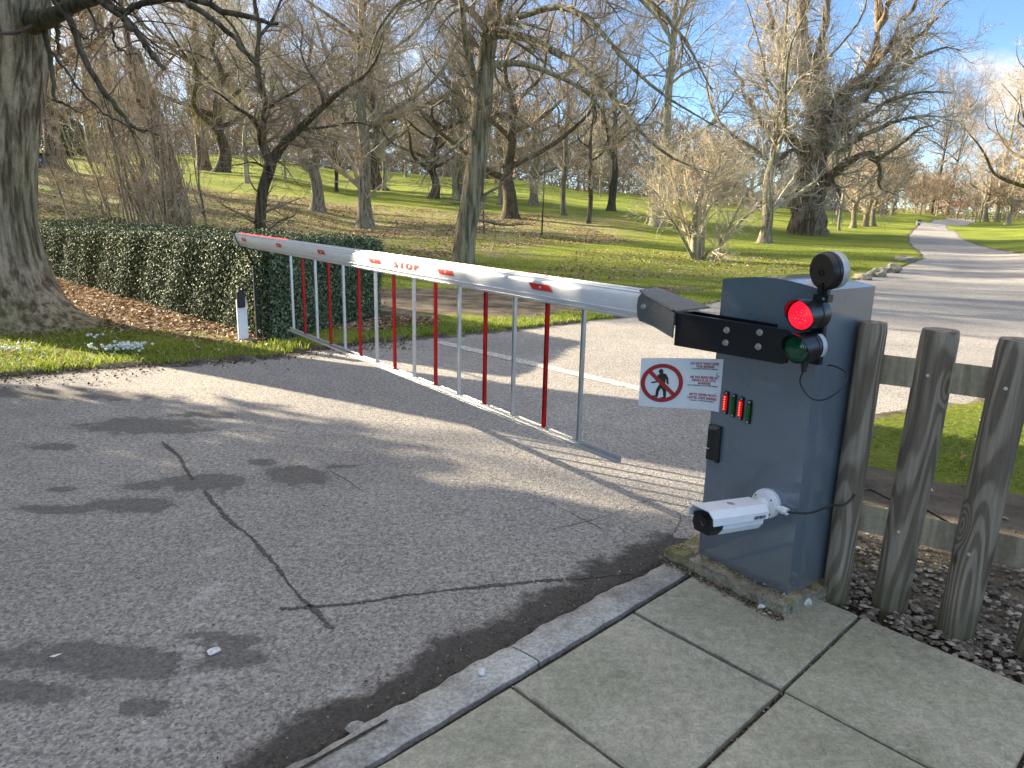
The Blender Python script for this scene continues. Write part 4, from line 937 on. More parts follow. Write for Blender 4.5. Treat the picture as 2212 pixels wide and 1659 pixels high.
def scatter(n, poly, seed, dens=None):
    r = np.random.default_rng(seed); P = np.array(poly); lo = P.min(0); hi = P.max(0); out = np.zeros((0, 2))
    while len(out) < n:
        q = r.uniform(lo, hi, (n*2, 2)); m = poly_sd(q[:, 0], q[:, 1], poly) < 0
        m &= poly_sd(q[:, 0], q[:, 1], ROAD) > .02*r.random(len(q))
        if dens is not None: m &= r.random(len(q)) < dens(q[:, 0], q[:, 1])
        out = np.concatenate([out, q[m]])
        if m.sum() == 0: break
    return out[:n]
def blades(name, Q, hgt_, wid, seed, mat, zoff=.02):
    r = np.random.default_rng(seed); n = len(Q); z = hgt(Q[:, 0], Q[:, 1])+zoff; H_ = hgt_*r.uniform(.4, 1.3, n); a = r.uniform(0, 2*np.pi, n); W = wid*r.uniform(.7, 1.3, n)
    lean = r.normal(0, .45, (n, 2))*H_[:, None]
    base = np.column_stack([Q, z]); d = np.column_stack([np.cos(a), np.sin(a), np.zeros(n)])*W[:, None]
    tip = base+np.column_stack([lean, H_]); mid = base+np.column_stack([lean*.3, H_*.6])
    V = np.stack([base-d, base+d, mid+d*.7, tip, mid-d*.7], 1).reshape(-1, 3); k = np.arange(n)[:, None]*5
    F1 = np.concatenate([k, k+1, k+2, k+4], 1); F2 = np.concatenate([k+4, k+2, k+3], 1)
    return V, [F1, F2]
hedge_in = lambda X, Y: (poly_sd(X, Y, HEDGE) > .02)*1.0
def grass_patch(label, polys, seed):
    Vs = []; F1s = []; F2s = []; k = 0
    for (poly, n, hh, ww, dens, zo_) in polys:
        Q = scatter(n, poly, seed+k, dens); V, (F1, F2) = blades('x', Q, hh, ww, seed+k, None, zo_); o = sum(len(v) for v in Vs); Vs.append(V); F1s.append(F1+o); F2s.append(F2+o); k += 1
    o = np_mesh('grass', np.concatenate(Vs), [np.concatenate(F1s), np.concatenate(F2s)], MT['grass'], smooth=False)
    tag(o, label, 'grass', kind='stuff')
def clump(X, Y): return np.clip(.55+.5*np.sin(X*3.1+1)*np.sin(Y*4.3)+.3*np.sin(X*9)*np.cos(Y*8), .08, 1)
dv = lambda X, Y: hedge_in(X, Y)*clump(X, Y)
grass_patch('short grass of the verge, lawn and patch behind the fence', [
 ([(-9, 3.6), (-4.2, 5.9), (-3.5, 6.38), (-2.98, 6.6), (-2.26, 7.0), (-2.0, 7.5), (-2.6, 7.7), (-4.2, 8.0), (-7.5, 9.5), (-11, 8)], 60000, .075, .0045, dv, .0),
 ([(-1.7, 7.8), (1.9, 10.2), (4.1, 13), (3.9, 14.5), (1.0, 10.7), (-.3, 9.5), (-1.7, 9.0)], 26000, .055, .006, clump, .0),
 ([(-3, 11.8), (3, 13.4), (4.6, 14), (9, 19.5), (16, 31), (8, 34), (-4, 28), (-5, 15)], 110000, .05, .011, lambda X, Y: np.clip(.4+.6*np.sin(X*.9)*np.sin(Y*.7), .25, 1), .0),
 ([(2.1, 4.2), (2.4, 3.95), (3.3, 3.35), (6, 2.0), (9, 4), (9.5, 9.5), (7.2, 8.2), (4.3, 5.95), (3.5, 5.7), (2.6, 5.15)], 42000, .042, .0035, clump, -.01),
 ([(-9, 13), (-14, 20), (-6, 26), (-2, 14)], 26000, .05, .010, lambda X, Y: hedge_in(X, Y)*.5, 0),
 ([(1.35, 2.7), (1.55, 2.65), (1.75, 3.05), (1.6, 3.25)], 500, .03, .003, None, -.01)], 100)
# fallen leaves
def litter_obj():
    Ps = []; Ss = []
    for poly, n, s, dens in (([(-2.7, 7.35), (-3.3, 7.4), (-4.6, 8.1), (-5.4, 8.8), (-10, 12.6), (-9.7, 14.5), (-2.5, 7.8)], 8500, .068, hedge_in), ([(-2.2, 8.4), (-1.7, 8.3), (-.9, 9.0), (-1.0, 9.5), (-1.7, 9.4)], 1300, .05, None),
                       ([(-9, 4), (-4.2, 6), (-2.2, 7.2), (-3, 7.8), (-8, 9)], 1800, .045, None), ([(-14, 16), (-26, 30), (-24, 44), (2, 44), (5, 30), (0, 24), (-3, 15)], 30000, .09, lambda X, Y: hedge_in(X, Y)*np.clip(.5+.6*np.sin(X*.8+Y*.3)*np.sin(Y*.6)+.3*np.sin(X*2.1), .08, 1)), ([(0, 14), (9, 19.5), (8, 26), (2, 24)], 2500, .07, None), ([(2, 3.5), (3, 3), (5, 5), (3, 5.5)], 40, .06, None)):
        Q = scatter(n, poly, 300+n, dens); Ps.append(np.column_stack([Q, hgt(Q[:, 0], Q[:, 1])+.035+np.random.default_rng(n).uniform(0, .02, len(Q))])); Ss.append(np.full(len(Q), s))
    P = np.concatenate(Ps); S_ = np.concatenate(Ss); N = np.tile([0, 0, 1.0], (len(P), 1)); V, F = quads_leaves(P, N, S_, .7, .38, .16, 31)
    tag(np_mesh('fallen_leaves', V, F, MT['litter'], smooth=False), 'brown fallen leaves lying at the hedge foot and over the wooded slope', 'leaves', kind='stuff')
litter_obj()
# gravel and pebbles under the fence
def pebbles():
    r = np.random.default_rng(5); base = np.array([[1, 0, 0], [-1, 0, 0], [0, 1, 0], [0, -1, 0], [0, 0, 1], [0, 0, -1]], float)
    F0 = np.array([[0, 2, 4], [2, 1, 4], [1, 3, 4], [3, 0, 4], [2, 0, 5], [1, 2, 5], [3, 1, 5], [0, 3, 5]])
    Q = []; 
    e0 = kp(1, 0, .0); 
    n = 3600; u = r.uniform(-.3, 7, n); d = np.abs(r.normal(0, .42, n))+.01
    nx = -(-np.array([-.704, -.709]))
    for i in range(n):
        p = kp(1, 0)+KB*u[i]*.5+np.array([.704, .709])*(d[i]); Q.append((p[0], p[1], r.uniform(.005, .016)))
    n2 = 900
    for i in range(n2):      # grit in the slab joints
        if r.random() < .5: p = kp(round(r.uniform(-3, 1)), r.uniform(0, 3), 0)
        else: p = kp(r.uniform(-3, 1), round(r.uniform(0, 3)), 0)
        Q.append((p[0]+r.normal(0, .004), p[1]+r.normal(0, .004), r.uniform(.002, .0055)))
    Q = np.array(Q); n = len(Q)
    B = np.repeat(base[None], n, 0)*(1+r.uniform(-.35, .35, (n, 6, 1))); B[:, :, 2] *= .55; a = r.uniform(0, 6.28, n); ca, sa_ = np.cos(a)[:, None], np.sin(a)[:, None]
    X = B[:, :, 0]*1.3*ca-B[:, :, 1]*sa_; Y = B[:, :, 0]*1.3*sa_+B[:, :, 1]*ca
    V = np.stack([X, Y, B[:, :, 2]], -1)*Q[:, 2][:, None, None]; V[:, :, 0] += Q[:, 0][:, None]; V[:, :, 1] += Q[:, 1][:, None]; V[:, :, 2] += .022+Q[:, 2][:, None]*.3
    F = (F0[None]+np.arange(n)[:, None, None]*6).reshape(-1, 3)
    tag(np_mesh('gravel', V.reshape(-1, 3), F, MT['pebble'], smooth=False), 'loose gravel along the paving edge under the fence', 'gravel', kind='stuff')
pebbles()
def rock(name, c, size, label, mat, seed, cat='stone', group=None, sub=3, flat=.7):
    bm = bmesh.new(); bmesh.ops.create_icosphere(bm, subdivisions=sub, radius=1.0); o = Vector((seed*3.7, seed*1.3, 0))
    for v in bm.verts:
        n = mnoise.noise(v.co*1.1+o)*.5+mnoise.noise(v.co*2.7+o)*.22+mnoise.noise(v.co*7+o)*.06; v.co *= 1+n; v.co = Vector((v.co.x*size[0], v.co.y*size[1], v.co.z*size[2]))
    ob = bm_obj(name, bm, mat, smooth=False); ob.location = c; ob.rotation_euler = (0, 0, seed*1.1); tag(ob, label, cat, group); return ob
for k, (px, py, s, lb) in enumerate(((1862, 604, (.34, .25, .17), 'smallest mossy boulder at the cabinet end of the row by the road'), (1896, 598, (.36, .3, .25), 'rounded pale boulder second from the cabinet in the roadside row'), (1925, 588, (.46, .35, .27), 'large cream boulder in the middle of the roadside row'), (1955, 566, (.55, .35, .25), 'flat grey boulder at the far end of the roadside row'))):
    p = on_ground(px, py); rock('boulder', p+Vector((0, 0, s[2]*.25)), tuple(v*.62 for v in s), lb, MT['stone'], k+2, 'boulder', 'boulders along the road edge')
for k, (px, py, s, lb) in enumerate(((1645, 1311, .015, 'small white stone below the front edge of the mossy plinth'), (1743, 1300, .021, 'white stone lump beside the corner of the plinth'), (1041, 1453, .013, 'small white stone lying on the kerb edge'))):
    rock('stone', G(px, py, .045), (s, s, s*.8), lb, MT['white_stone'], k+9, sub=2)
rock('stone', G(770, 1575, .015), (.03, .024, .014), 'flat grey pebble in the gutter against the kerb', MT['kerb'], 14, sub=2)
rock('stone', G(462, 1407, .004), (.022, .014, .008), 'broken white fragment lying on the tarmac', MT['white_stone'], 15, sub=2)
def road_grit():
    r = np.random.default_rng(55); Q = []
    for k in range(2600):
        t = r.random(); a = np.array([-6.5, 4.6]); b = np.array([-1.2, 8.05])
        p = a+(b-a)*t+np.array([.15, -.3])*abs(r.normal(0, .8))+np.array([r.normal(0, .05), r.normal(0, .1)]); Q.append((p[0], p[1], .006+.010*r.random()))
    for k in range(700): Q.append((r.uniform(-4, 1.2), r.uniform(1.5, 7), r.uniform(.0015, .005)))
    for k in range(900):
        p = kp(r.uniform(-5, .9), 0, .2+abs(r.normal(0, .07))); Q.append((p[0], p[1], r.uniform(.002, .006)))
    for k in range(700):
        q = lw(r.uniform(-.25, .34), .072+abs(r.normal(0, .018)), 0); Q.append((q.x, q.y, r.uniform(.002, .007)))
    for k in range(160):
        q = lw(r.uniform(-.2, .3), r.uniform(.005, .03), 0); Q.append((q.x, q.y, -r.uniform(.002, .006)))
    Q = np.array(Q); n = len(Q); P = np.column_stack([Q[:, 0], Q[:, 1], .006+np.abs(Q[:, 2])*.3]); P[-160:, 2] = .098; P[-860:-160, 2] += .038; Q = np.abs(Q)*np.array([1, 1, 1]); V, F = quads_leaves(P, np.tile([0, 0, 1.], (n, 1)), Q[:, 2]*2.4, .55, .5, .25, 56)
    tag(np_mesh('grit', V, F, MT['litter_dark'], smooth=False), 'grit and crumbled leaf bits strewn on the tarmac along the verge and kerb', 'grit', kind='stuff')
road_grit()
# snowdrops
def snowdrops(px, py, wx, wy, n, label, seed):
    r = random.Random(seed); c = on_ground(px, py); root = thing('snowdrop_clump', label, 'flowers', c, 0, 'snowdrop clumps on the verge'); bl = bmesh.new(); fm = None
    for k in range(n):
        x_ = r.gauss(0, wx); y_ = r.gauss(0, wy); hh = r.uniform(.07, .13)
        if fm is None:
            bf = bmesh.new()
            for q in range(3):
                a = q*2.1; add_lathe(bf, [(0, .010), (.006, .004), (.0065, -.004), (.001, -.012)], (math.cos(a)*.006, math.sin(a)*.006, 0), (math.cos(a)*.3, math.sin(a)*.3, 1), 7)
            fo = bm_obj('flower', bf, MT['petal'], root, smooth=True); fm = fo.data
        else: fo = link(bpy.data.objects.new('flower', fm), root)
        fo.location = (x_, y_, hh); fo.scale = (r.uniform(.9, 1.4),)*3; fo.rotation_euler = (r.gauss(0, .3), r.gauss(0, .3), r.random()*6)
    for k in range(n*3):
        x_ = r.gauss(0, wx); y_ = r.gauss(0, wy); hh = r.uniform(.06, .12); a = r.random()*6.3; dx = math.cos(a)*.005; dy = math.sin(a)*.005; lx = r.gauss(0, .03); ly = r.gauss(0, .03)
        bl.faces.new([bl.verts.new(p) for p in ((x_-dx, y_-dy, 0), (x_+dx, y_+dy, 0), (x_+lx, y_+ly, hh))])
    bm_obj('leaves', bl, MT['leafg'], root)
snowdrops(258, 770, .11, .06, 75, 'dense white clump of snowdrops on the verge below the big trunk', 1)
snowdrops(18, 775, .16, .08, 22, 'sparse snowdrops on the verge at the foot of the big tree', 2)
snowdrops(205, 745, .05, .04, 5, 'few single snowdrops between the trunk and the dense clump', 3)

# ------------------------------------------------------------------ trees
def tubes(P, R, sides):
    n, K, _ = P.shape
    T = np.empty_like(P); T[:, 1:-1] = P[:, 2:]-P[:, :-2]; T[:, 0] = P[:, 1]-P[:, 0]; T[:, -1] = P[:, -1]-P[:, -2]; T /= np.linalg.norm(T, axis=2)[..., None]+1e-9
    mean = P[:, -1]-P[:, 0]; mean /= np.linalg.norm(mean, axis=1)[:, None]+1e-9
    ref = np.where(np.abs(mean[:, 2:3]) < .8, np.array([[0, 0, 1.]]), np.array([[1., 0, 0]]))
    A = np.cross(T, ref[:, None, :]); A /= np.linalg.norm(A, axis=2)[..., None]+1e-9; B = np.cross(T, A)
    ang = np.arange(sides)*2*np.pi/sides
    V = P[:, :, None, :]+R[:, :, None, None]*(A[:, :, None, :]*np.cos(ang)[None, None, :, None]+B[:, :, None, :]*np.sin(ang)[None, None, :, None])
    idx = np.arange(n*K*sides).reshape(n, K, sides); a = idx[:, :-1]; b = idx[:, 1:]; a2 = np.roll(a, -1, 2); b2 = np.roll(b, -1, 2)
    F = np.stack([a, a2, b2, b], -1).reshape(-1, 4); return V.reshape(-1, 3), F
def merge(parts):
    V = []; F = []; o = 0
    for v, f in parts: V.append(v); F.append(f+o); o += len(v)
    return np.concatenate(V), np.concatenate(F)
def children(P, R, n, length, ang, K, seed, rr_=.55, rmin=.004, t0=.25, wig=.18, up=.05, tend=1.0, droop=0.0, lfall=.55, rexp=.9, outward=0.0):
    r = np.random.default_rng(seed); nb, Kp, _ = P.shape
    seglen = np.linalg.norm(np.diff(P, axis=1), axis=2).sum(1); pr = seglen/seglen.sum(); par = r.choice(nb, n, p=pr)
    t = t0+(tend-t0)*r.random(n)**.85; f = t*(Kp-1); i = np.minimum(f.astype(int), Kp-2); u = (f-i)[:, None]
    p0 = P[par, i]*(1-u)+P[par, i+1]*u; rp = R[par, i]*(1-u[:, 0])+R[par, i+1]*u[:, 0]
    T = P[par, i+1]-P[par, i]; T /= np.linalg.norm(T, axis=1)[:, None]+1e-9
    q = r.normal(0, 1, (n, 3)); q -= (q*T).sum(1)[:, None]*T; q /= np.linalg.norm(q, axis=1)[:, None]+1e-9
    A = np.radians(r.uniform(ang[0], ang[1], n))[:, None]; d = T*np.cos(A)+q*np.sin(A)
    L = length*r.uniform(.55, 1.25, n)*(1-lfall*t); L = np.minimum(L, seglen[par]*1.1)
    rs_ = np.maximum(np.minimum(rp*rr_, L*.03), rmin)
    pts = [p0]; rad = [rs_]; c = p0.copy(); step = (L/(K-1))[:, None]
    for k in range(1, K):
        d = d+r.normal(0, wig, (n, 3)); d[:, 2] += up-droop*k/K; d /= np.linalg.norm(d, axis=1)[:, None]+1e-9
        c = c+d*step; pts.append(c.copy()); rad.append(np.maximum(rs_*(1-k/(K-1)*.85)**rexp, rmin*.7))
    return np.stack(pts, 1), np.stack(rad, 1)
def resample(lines, K, pw=1.0):
    P = []; R = []; tt = np.linspace(0, 1, K)**pw
    for pts, rad in lines:
        sp = np.array([list(v) for v in smooth_line(pts, 161)]); P.append(np.stack([np.interp(tt, np.linspace(0, 1, 161), sp[:, c]) for c in range(3)], 1)); R.append(np.interp(tt*(len(rad)-1), np.arange(len(rad)), rad))
    return np.array(P), np.array(R)
class TreeMesh: pass
def build_tree_mesh(lines, levels, seed, flare=.0, tsides=14, K0=18, rough=0.0, nsolid=1):
    P, R = resample(lines, K0, 1.7 if flare else 1.0)
    if flare:
        z = P[:, :, 2]-P[:, :1, 2]; own = np.array([l[0][0][2] < .6 for l in lines])
        R = R*(1+flare*np.exp(-np.maximum(z-.1, 0)/(R[:1, :1]*.9))*own[:, None])
    solid = [tubes(P, R, tsides)]; tw = []; cur = (P, R)
    for li, lv in enumerate(levels):
        lv = dict(lv); sides = lv.pop('sides', 3); frm = lv.pop('both', False)
        nxt = children(*cur, seed=seed*31+li, **lv)
        (solid if li < nsolid else tw).append(tubes(*nxt, sides if li >= nsolid else max(sides, 6)))
        cur = nxt
    m = TreeMesh(); m.trunk = merge(solid)
    if rough:
        V, F = m.trunk; V = V.copy()
        for k in range(len(V)):
            q = Vector((V[k, 0]*3.0, V[k, 1]*3.0, V[k, 2]*.8)); n = mnoise.noise_vector(q)*rough; V[k, :2] += (n.x, n.y)
        m.trunk = (V, F)
    m.crown = merge(tw) if tw else None
    return m
def put_tree(name, m, loc, label, bk, tg, group=None, rz=0, cat='tree'):
    root = thing(name, label, cat, loc, rz, group)
    o1 = np_mesh('trunk', m.trunk[0], m.trunk[1], bk, root)
    if m.crown is not None: np_mesh('crown', m.crown[0], m.crown[1], tg, root, smooth=False)
    return root
def copy_thing(src, loc, rz, scale, label, group, zs=1.0):
    r = src.copy(); C.objects.link(r); r.location = loc; r.rotation_euler = (0, 0, rz); r.scale = (scale, scale, scale*zs); r['label'] = label
    if group: r['group'] = group
    for ch in list(src.children):
        c = ch.copy(); C.objects.link(c); c.parent = r
    return r

# --- the big trunk at the edge of the road
def big_trunk():
    base = Vector((-5.86, 8.35, 0)); root = thing('old_tree', 'massive old trunk with flared roots beside the road, dark limbs reaching over', 'tree', base)
    # centre and half width read from the photo: right edge of the trunk
    Z = [-.1, 0, .12, .3, .55, .85, 1.2, 1.7, 2.3, 2.8, 3.3, 3.8, 4.6, 6, 8, 11]
    Rd = [1.0, .86, .76, .66, .57, .50, .475, .52, .62, .72, .80, .85, .7, .52, .38, .2]
    N = 150; K = 190; V = []
    for k in range(K+1):
        z = -.1+11.1*(k/K)**1.6; r0 = float(np.interp(z, Z, Rd)); lean = .02*z
        for i in range(N):
            a = 2*math.pi*i/N; ca, sa = math.cos(a), math.sin(a)
            root_ = max(0, math.cos(a*5+.6))*.28*math.exp(-z/.28)+max(0, math.cos(a-R_(-12)))**6*.42*math.exp(-max(z, 0)/.20)
            q = Vector((ca*2.2, sa*2.2, z*.45)); tw = a+z*.12
            ridge = abs(mnoise.noise(Vector((math.cos(tw)*9, math.sin(tw)*9, z*1.1))))*.040+abs(mnoise.noise(Vector((math.cos(tw)*20, math.sin(tw)*20, z*2.2))))*.018
            burl = max(0, mnoise.noise(q*1.2+Vector((3, 1, 5))))*.06
            r_ = r0*(1+root_+burl+.05*mnoise.noise(q))-ridge
            V.append((ca*r_+lean-.02*math.sin(z), sa*r_, z))
    F = np.array([[k*N+i, k*N+(i+1) % N, (k+1)*N+(i+1) % N, (k+1)*N+i] for k in range(K) for i in range(N)])
    np_mesh('trunk', V, F, MT['bark_a'], root)
    L = lambda pts: [p-base for p in pts]
    lines = [(L([at(70, 50, 8.3), at(105, 38, 8.0), at(160, 14, 7.6), at(235, -16, 7.2), at(330, -60, 6.9), at(480, -150, 6.5)]), [.12, .085, .065, .055, .045, .02]),
             (L([at(82, 20, 8.4), at(96, 70, 8.2), at(106, 110, 8.1), at(114, 175, 8.0), at(119, 215, 8.0), at(146, 228, 7.9), at(176, 246, 7.9)]), [.034, .03, .027, .021, .014, .009, .004]),
             (L([at(128, -8, 7.8), at(141, 15, 7.7), at(159, 64, 7.6), at(184, 136, 7.5), at(223, 198, 7.4), at(262, 243, 7.3), at(285, 283, 7.3), at(288, 296, 7.3)]), [.036, .033, .031, .029, .026, .022, .012, .005]),
             (L([at(262, 243, 7.3), at(290, 275, 7.3), at(318, 284, 7.25), at(348, 295, 7.2)]), [.016, .012, .009, .004]),
             (L([at(175, -25, 7.6), at(222, 4, 7.2), at(268, 38, 7.0), at(280, 56, 6.9), at(316, 98, 6.8), at(340, 133, 6.7), at(356, 152, 6.7)]), [.036, .032, .03, .028, .026, .022, .016]),
             (L([at(185, -30, 7.4), at(235, 8, 7.2), at(268, 26, 7.0), at(290, 12, 6.9), at(322, 3, 6.8), at(400, -4, 6.6), at(470, 18, 6.5), at(545, 40, 6.4), at(600, 52, 6.3)]), [.034, .031, .028, .026, .025, .026, .025, .02, .01]),
             (L([at(385, -8, 6.6), at(430, 20, 6.5), at(483, 62, 6.4), at(525, 104, 6.4), at(550, 136, 6.4), at(572, 170, 6.4)]), [.026, .023, .021, .018, .013, .007]),
             (L([at(240, 50, 7.7), at(248, 95, 7.8), at(262, 110, 7.8), at(300, 118, 7.8)]), [.014, .012, .010, .004]),
             (L([at(100, 95, 8.1), at(140, 150, 8.0), at(190, 215, 8.0), at(250, 260, 8.0), at(320, 290, 8.0)]), [.016, .014, .012, .009, .004]),
             (L([at(118, -10, 8.2), at(125, 60, 8.2), at(126, 105, 8.2)]), [.03, .026, .016]),
             (L([Vector((-5.3, 8.4, 4.5)), Vector((-4.4, 7.4, 6.5)), Vector((-3.2, 6.2, 7.6)), Vector((-1.5, 5.2, 8.2))]), [.2, .15, .1, .04]),
             (L([Vector((-5.4, 8.4, 5.5)), Vector((-5.0, 9.6, 7.5)), Vector((-4.0, 11.5, 8.8)), Vector((-3, 14, 9.5))]), [.2, .15, .1, .04]),
             (L([Vector((-5.4, 8.4, 6.5)), Vector((-6.5, 8.6, 8.5)), Vector((-8, 8.8, 10)), Vector((-10, 9, 11))]), [.2, .15, .1, .04])]
    P, R = resample(lines, 26); r = np.random.default_rng(3); P[:, 1:-1] += r.normal(0, .008, P[:, 1:-1].shape)
    V, F = tubes(P, R, 8); np_mesh('limbs', V, F, MT['bark_d'], root)
    a = children(P, R, 110, .9, (25, 75), 9, 5, rr_=.28, rmin=.003, t0=.1, wig=.14, up=-.02, lfall=.3); b = children(*a, 600, .42, (20, 70), 6, 6, rmin=.002, wig=.25, up=.0, t0=.15)
    V, F = merge([tubes(*a, 4), tubes(*b, 3)]); np_mesh('crown', V, F, MT['twig_d'], root, smooth=False)
big_trunk()

def place_lines(base, raw):   # raw: list of ([(px, py, Y)...], radii) -> local lines
    return [([at(*p)-base for p in pts], rad) for pts, rad in raw]
LVT = lambda n1, n2, n3, l1, l2, l3, **k: [dict(n=n1, length=l1, ang=(25, 65), K=8, rmin=.010*k.get('rs', 1), wig=k.get('wig', .2), up=k.get('up', .08), t0=k.get('t0', .2), sides=4, droop=k.get('droop', 0)),
                                            dict(n=n2, length=l2, ang=(20, 65), K=6, rmin=.006*k.get('rs', 1), wig=.22, up=k.get('up', .05), t0=.12, sides=3, droop=k.get('droop', 0)),
                                            dict(n=n3, length=l3, ang=(20, 65), K=4, rmin=.0042*k.get('rs', 1), wig=.22, up=.02, t0=.1, sides=3)]
# --- leaning tree behind the boom
b_ = on_ground(1000, 571); Y = b_.y
ln = place_lines(b_, [
 ([(1000, 578, Y), (1006, 500, Y), (1018, 432, Y), (1037, 295, Y), (1046, 164, Y), (1056, 91, Y), (1070, 0, Y), (1090, -120, Y), (1100, -260, Y)], [.27, .255, .245, .24, .215, .19, .165, .13, .05]),
 ([(1040, 215, Y), (1029, 189, Y-.2), (1010, 109, Y-.5), (1001, 55, Y-.8), (996, 0, Y-1), (980, -80, Y-1.3)], [.12, .09, .075, .065, .06, .03]),
 ([(1052, 100, Y), (1065, 76, Y-.3), (1130, 80, Y-1), (1185, 105, Y-1.6), (1262, 149, Y-2.3), (1335, 225, Y-2.8), (1400, 300, Y-3.2), (1460, 345, Y-3.4), (1540, 375, Y-3.6)], [.14, .10, .085, .078, .066, .05, .036, .022, .008]),
 ([(1044, 160, Y), (1060, 141, Y+.3), (1130, 138, Y+.8), (1203, 164, Y+1.3), (1262, 196, Y+1.7), (1300, 240, Y+2), (1325, 290, Y+2.2)], [.12, .085, .07, .06, .045, .028, .01]),
 ([(1056, 70, Y), (1070, 50, Y-.4), (1130, 33, Y-1), (1214, 15, Y-1.6), (1290, 60, Y-2.2), (1350, 130, Y-2.6), (1440, 210, Y-3), (1560, 280, Y-3.3)], [.11, .085, .07, .06, .05, .04, .025, .008]),
 ([(1030, 285, Y), (1015, 290, Y-.3), (985, 316, Y-.8), (930, 349, Y-1.3), (880, 345, Y-1.6), (850, 330, Y-1.8)], [.07, .045, .038, .028, .015, .006]),
 ([(1062, 20, Y), (1100, -20, Y-.6), (1180, -60, Y-1.2), (1280, -60, Y-1.8), (1400, 0, Y-2.4), (1480, 90, Y-2.8), (1540, 200, Y-3)], [.12, .1, .085, .07, .05, .03, .01]),
 ([(1048, 60, Y), (1000, 10, Y+.5), (930, -20, Y+1), (860, 10, Y+1.4), (810, 80, Y+1.7), (790, 160, Y+1.9)], [.09, .07, .06, .045, .03, .01]),
 ([(1035, 300, Y), (1065, 250, Y-.4), (1110, 250, Y-.8), (1160, 290, Y-1.1), (1190, 350, Y-1.2)], [.04, .03, .024, .016, .006])])
m = build_tree_mesh(ln, LVT(160, 1200, 3800, 1.7, .8, .4, up=.01, droop=.03, rs=.65), 21, flare=.12, tsides=20, K0=26, nsolid=0, rough=.015)
put_tree('leaning_tree', m, b_, 'leaning smooth-barked tree directly behind the middle of the white boom', MT['bark_m'], MT['twig_m'])
# --- small forked dark tree behind the hedge
b_ = on_ground(562, 512); Y = b_.y = 17.0; b_ = at(562, 516, 17.0); b_.z = float(hgt(b_.x, b_.y)); Y = 17.0
ln = place_lines(b_, [
 ([(562, 530, Y), (562, 470, Y), (568, 410, Y), (580, 372, Y), (585, 345, Y)], [.14, .125, .12, .125, .14]),
 ([(583, 350, Y), (570, 318, Y), (564, 285, Y), (575, 230, Y+.2), (562, 185, Y+.3), (554, 130, Y+.4), (560, 60, Y+.5), (548, -10, Y+.6), (560, -90, Y+.7)], [.12, .10, .09, .08, .07, .06, .05, .045, .02]),
 ([(586, 348, Y), (612, 312, Y), (645, 280, Y-.2), (700, 228, Y-.5), (745, 190, Y-.8), (785, 165, Y-1), (812, 130, Y-1.1), (830, 80, Y-1.2)], [.12, .095, .08, .065, .05, .035, .022, .008]),
 ([(700, 228, Y-.5), (690, 190, Y-.4), (665, 150, Y-.2), (650, 110, Y), (655, 60, Y)], [.04, .034, .026, .018, .006]),
 ([(564, 285, Y), (545, 255, Y-.3), (510, 232, Y-.6), (470, 200, Y-.9), (440, 190, Y-1.1)], [.05, .04, .03, .02, .006]),
 ([(574, 235, Y), (605, 215, Y+.4), (650, 190, Y+.8), (690, 150, Y+1.1), (720, 100, Y+1.3)], [.045, .034, .025, .016, .006]),
 ([(556, 140, Y+.4), (530, 110, Y+.2), (505, 60, Y), (470, 20, Y-.3), (430, -30, Y-.5)], [.045, .036, .028, .02, .008]),
 ([(645, 280, Y-.2), (700, 275, Y-.6), (760, 265, Y-1), (800, 272, Y-1.2), (840, 300, Y-1.4)], [.035, .026, .018, .012, .005]),
 ([(560, 80, Y+.5), (590, 40, Y+.6), (610, -10, Y+.7), (630, -70, Y+.8)], [.04, .032, .024, .01]),
 ([(578, 365, Y), (545, 350, Y-.4), (510, 357, Y-.8), (475, 352, Y-1)], [.025, .016, .011, .004]),
 ([(590, 342, Y), (615, 360, Y-.2), (640, 395, Y-.3)], [.02, .012, .004])])
m = build_tree_mesh(ln, LVT(160, 1300, 3400, 1.3, .6, .3, up=.02, rs=.7), 22, flare=.1, tsides=14, K0=22, nsolid=0)
put_tree('forked_tree', m, b_, 'small dark crooked tree forking in two low down, just behind the hedge', MT['bark_d'], MT['twig_m'])

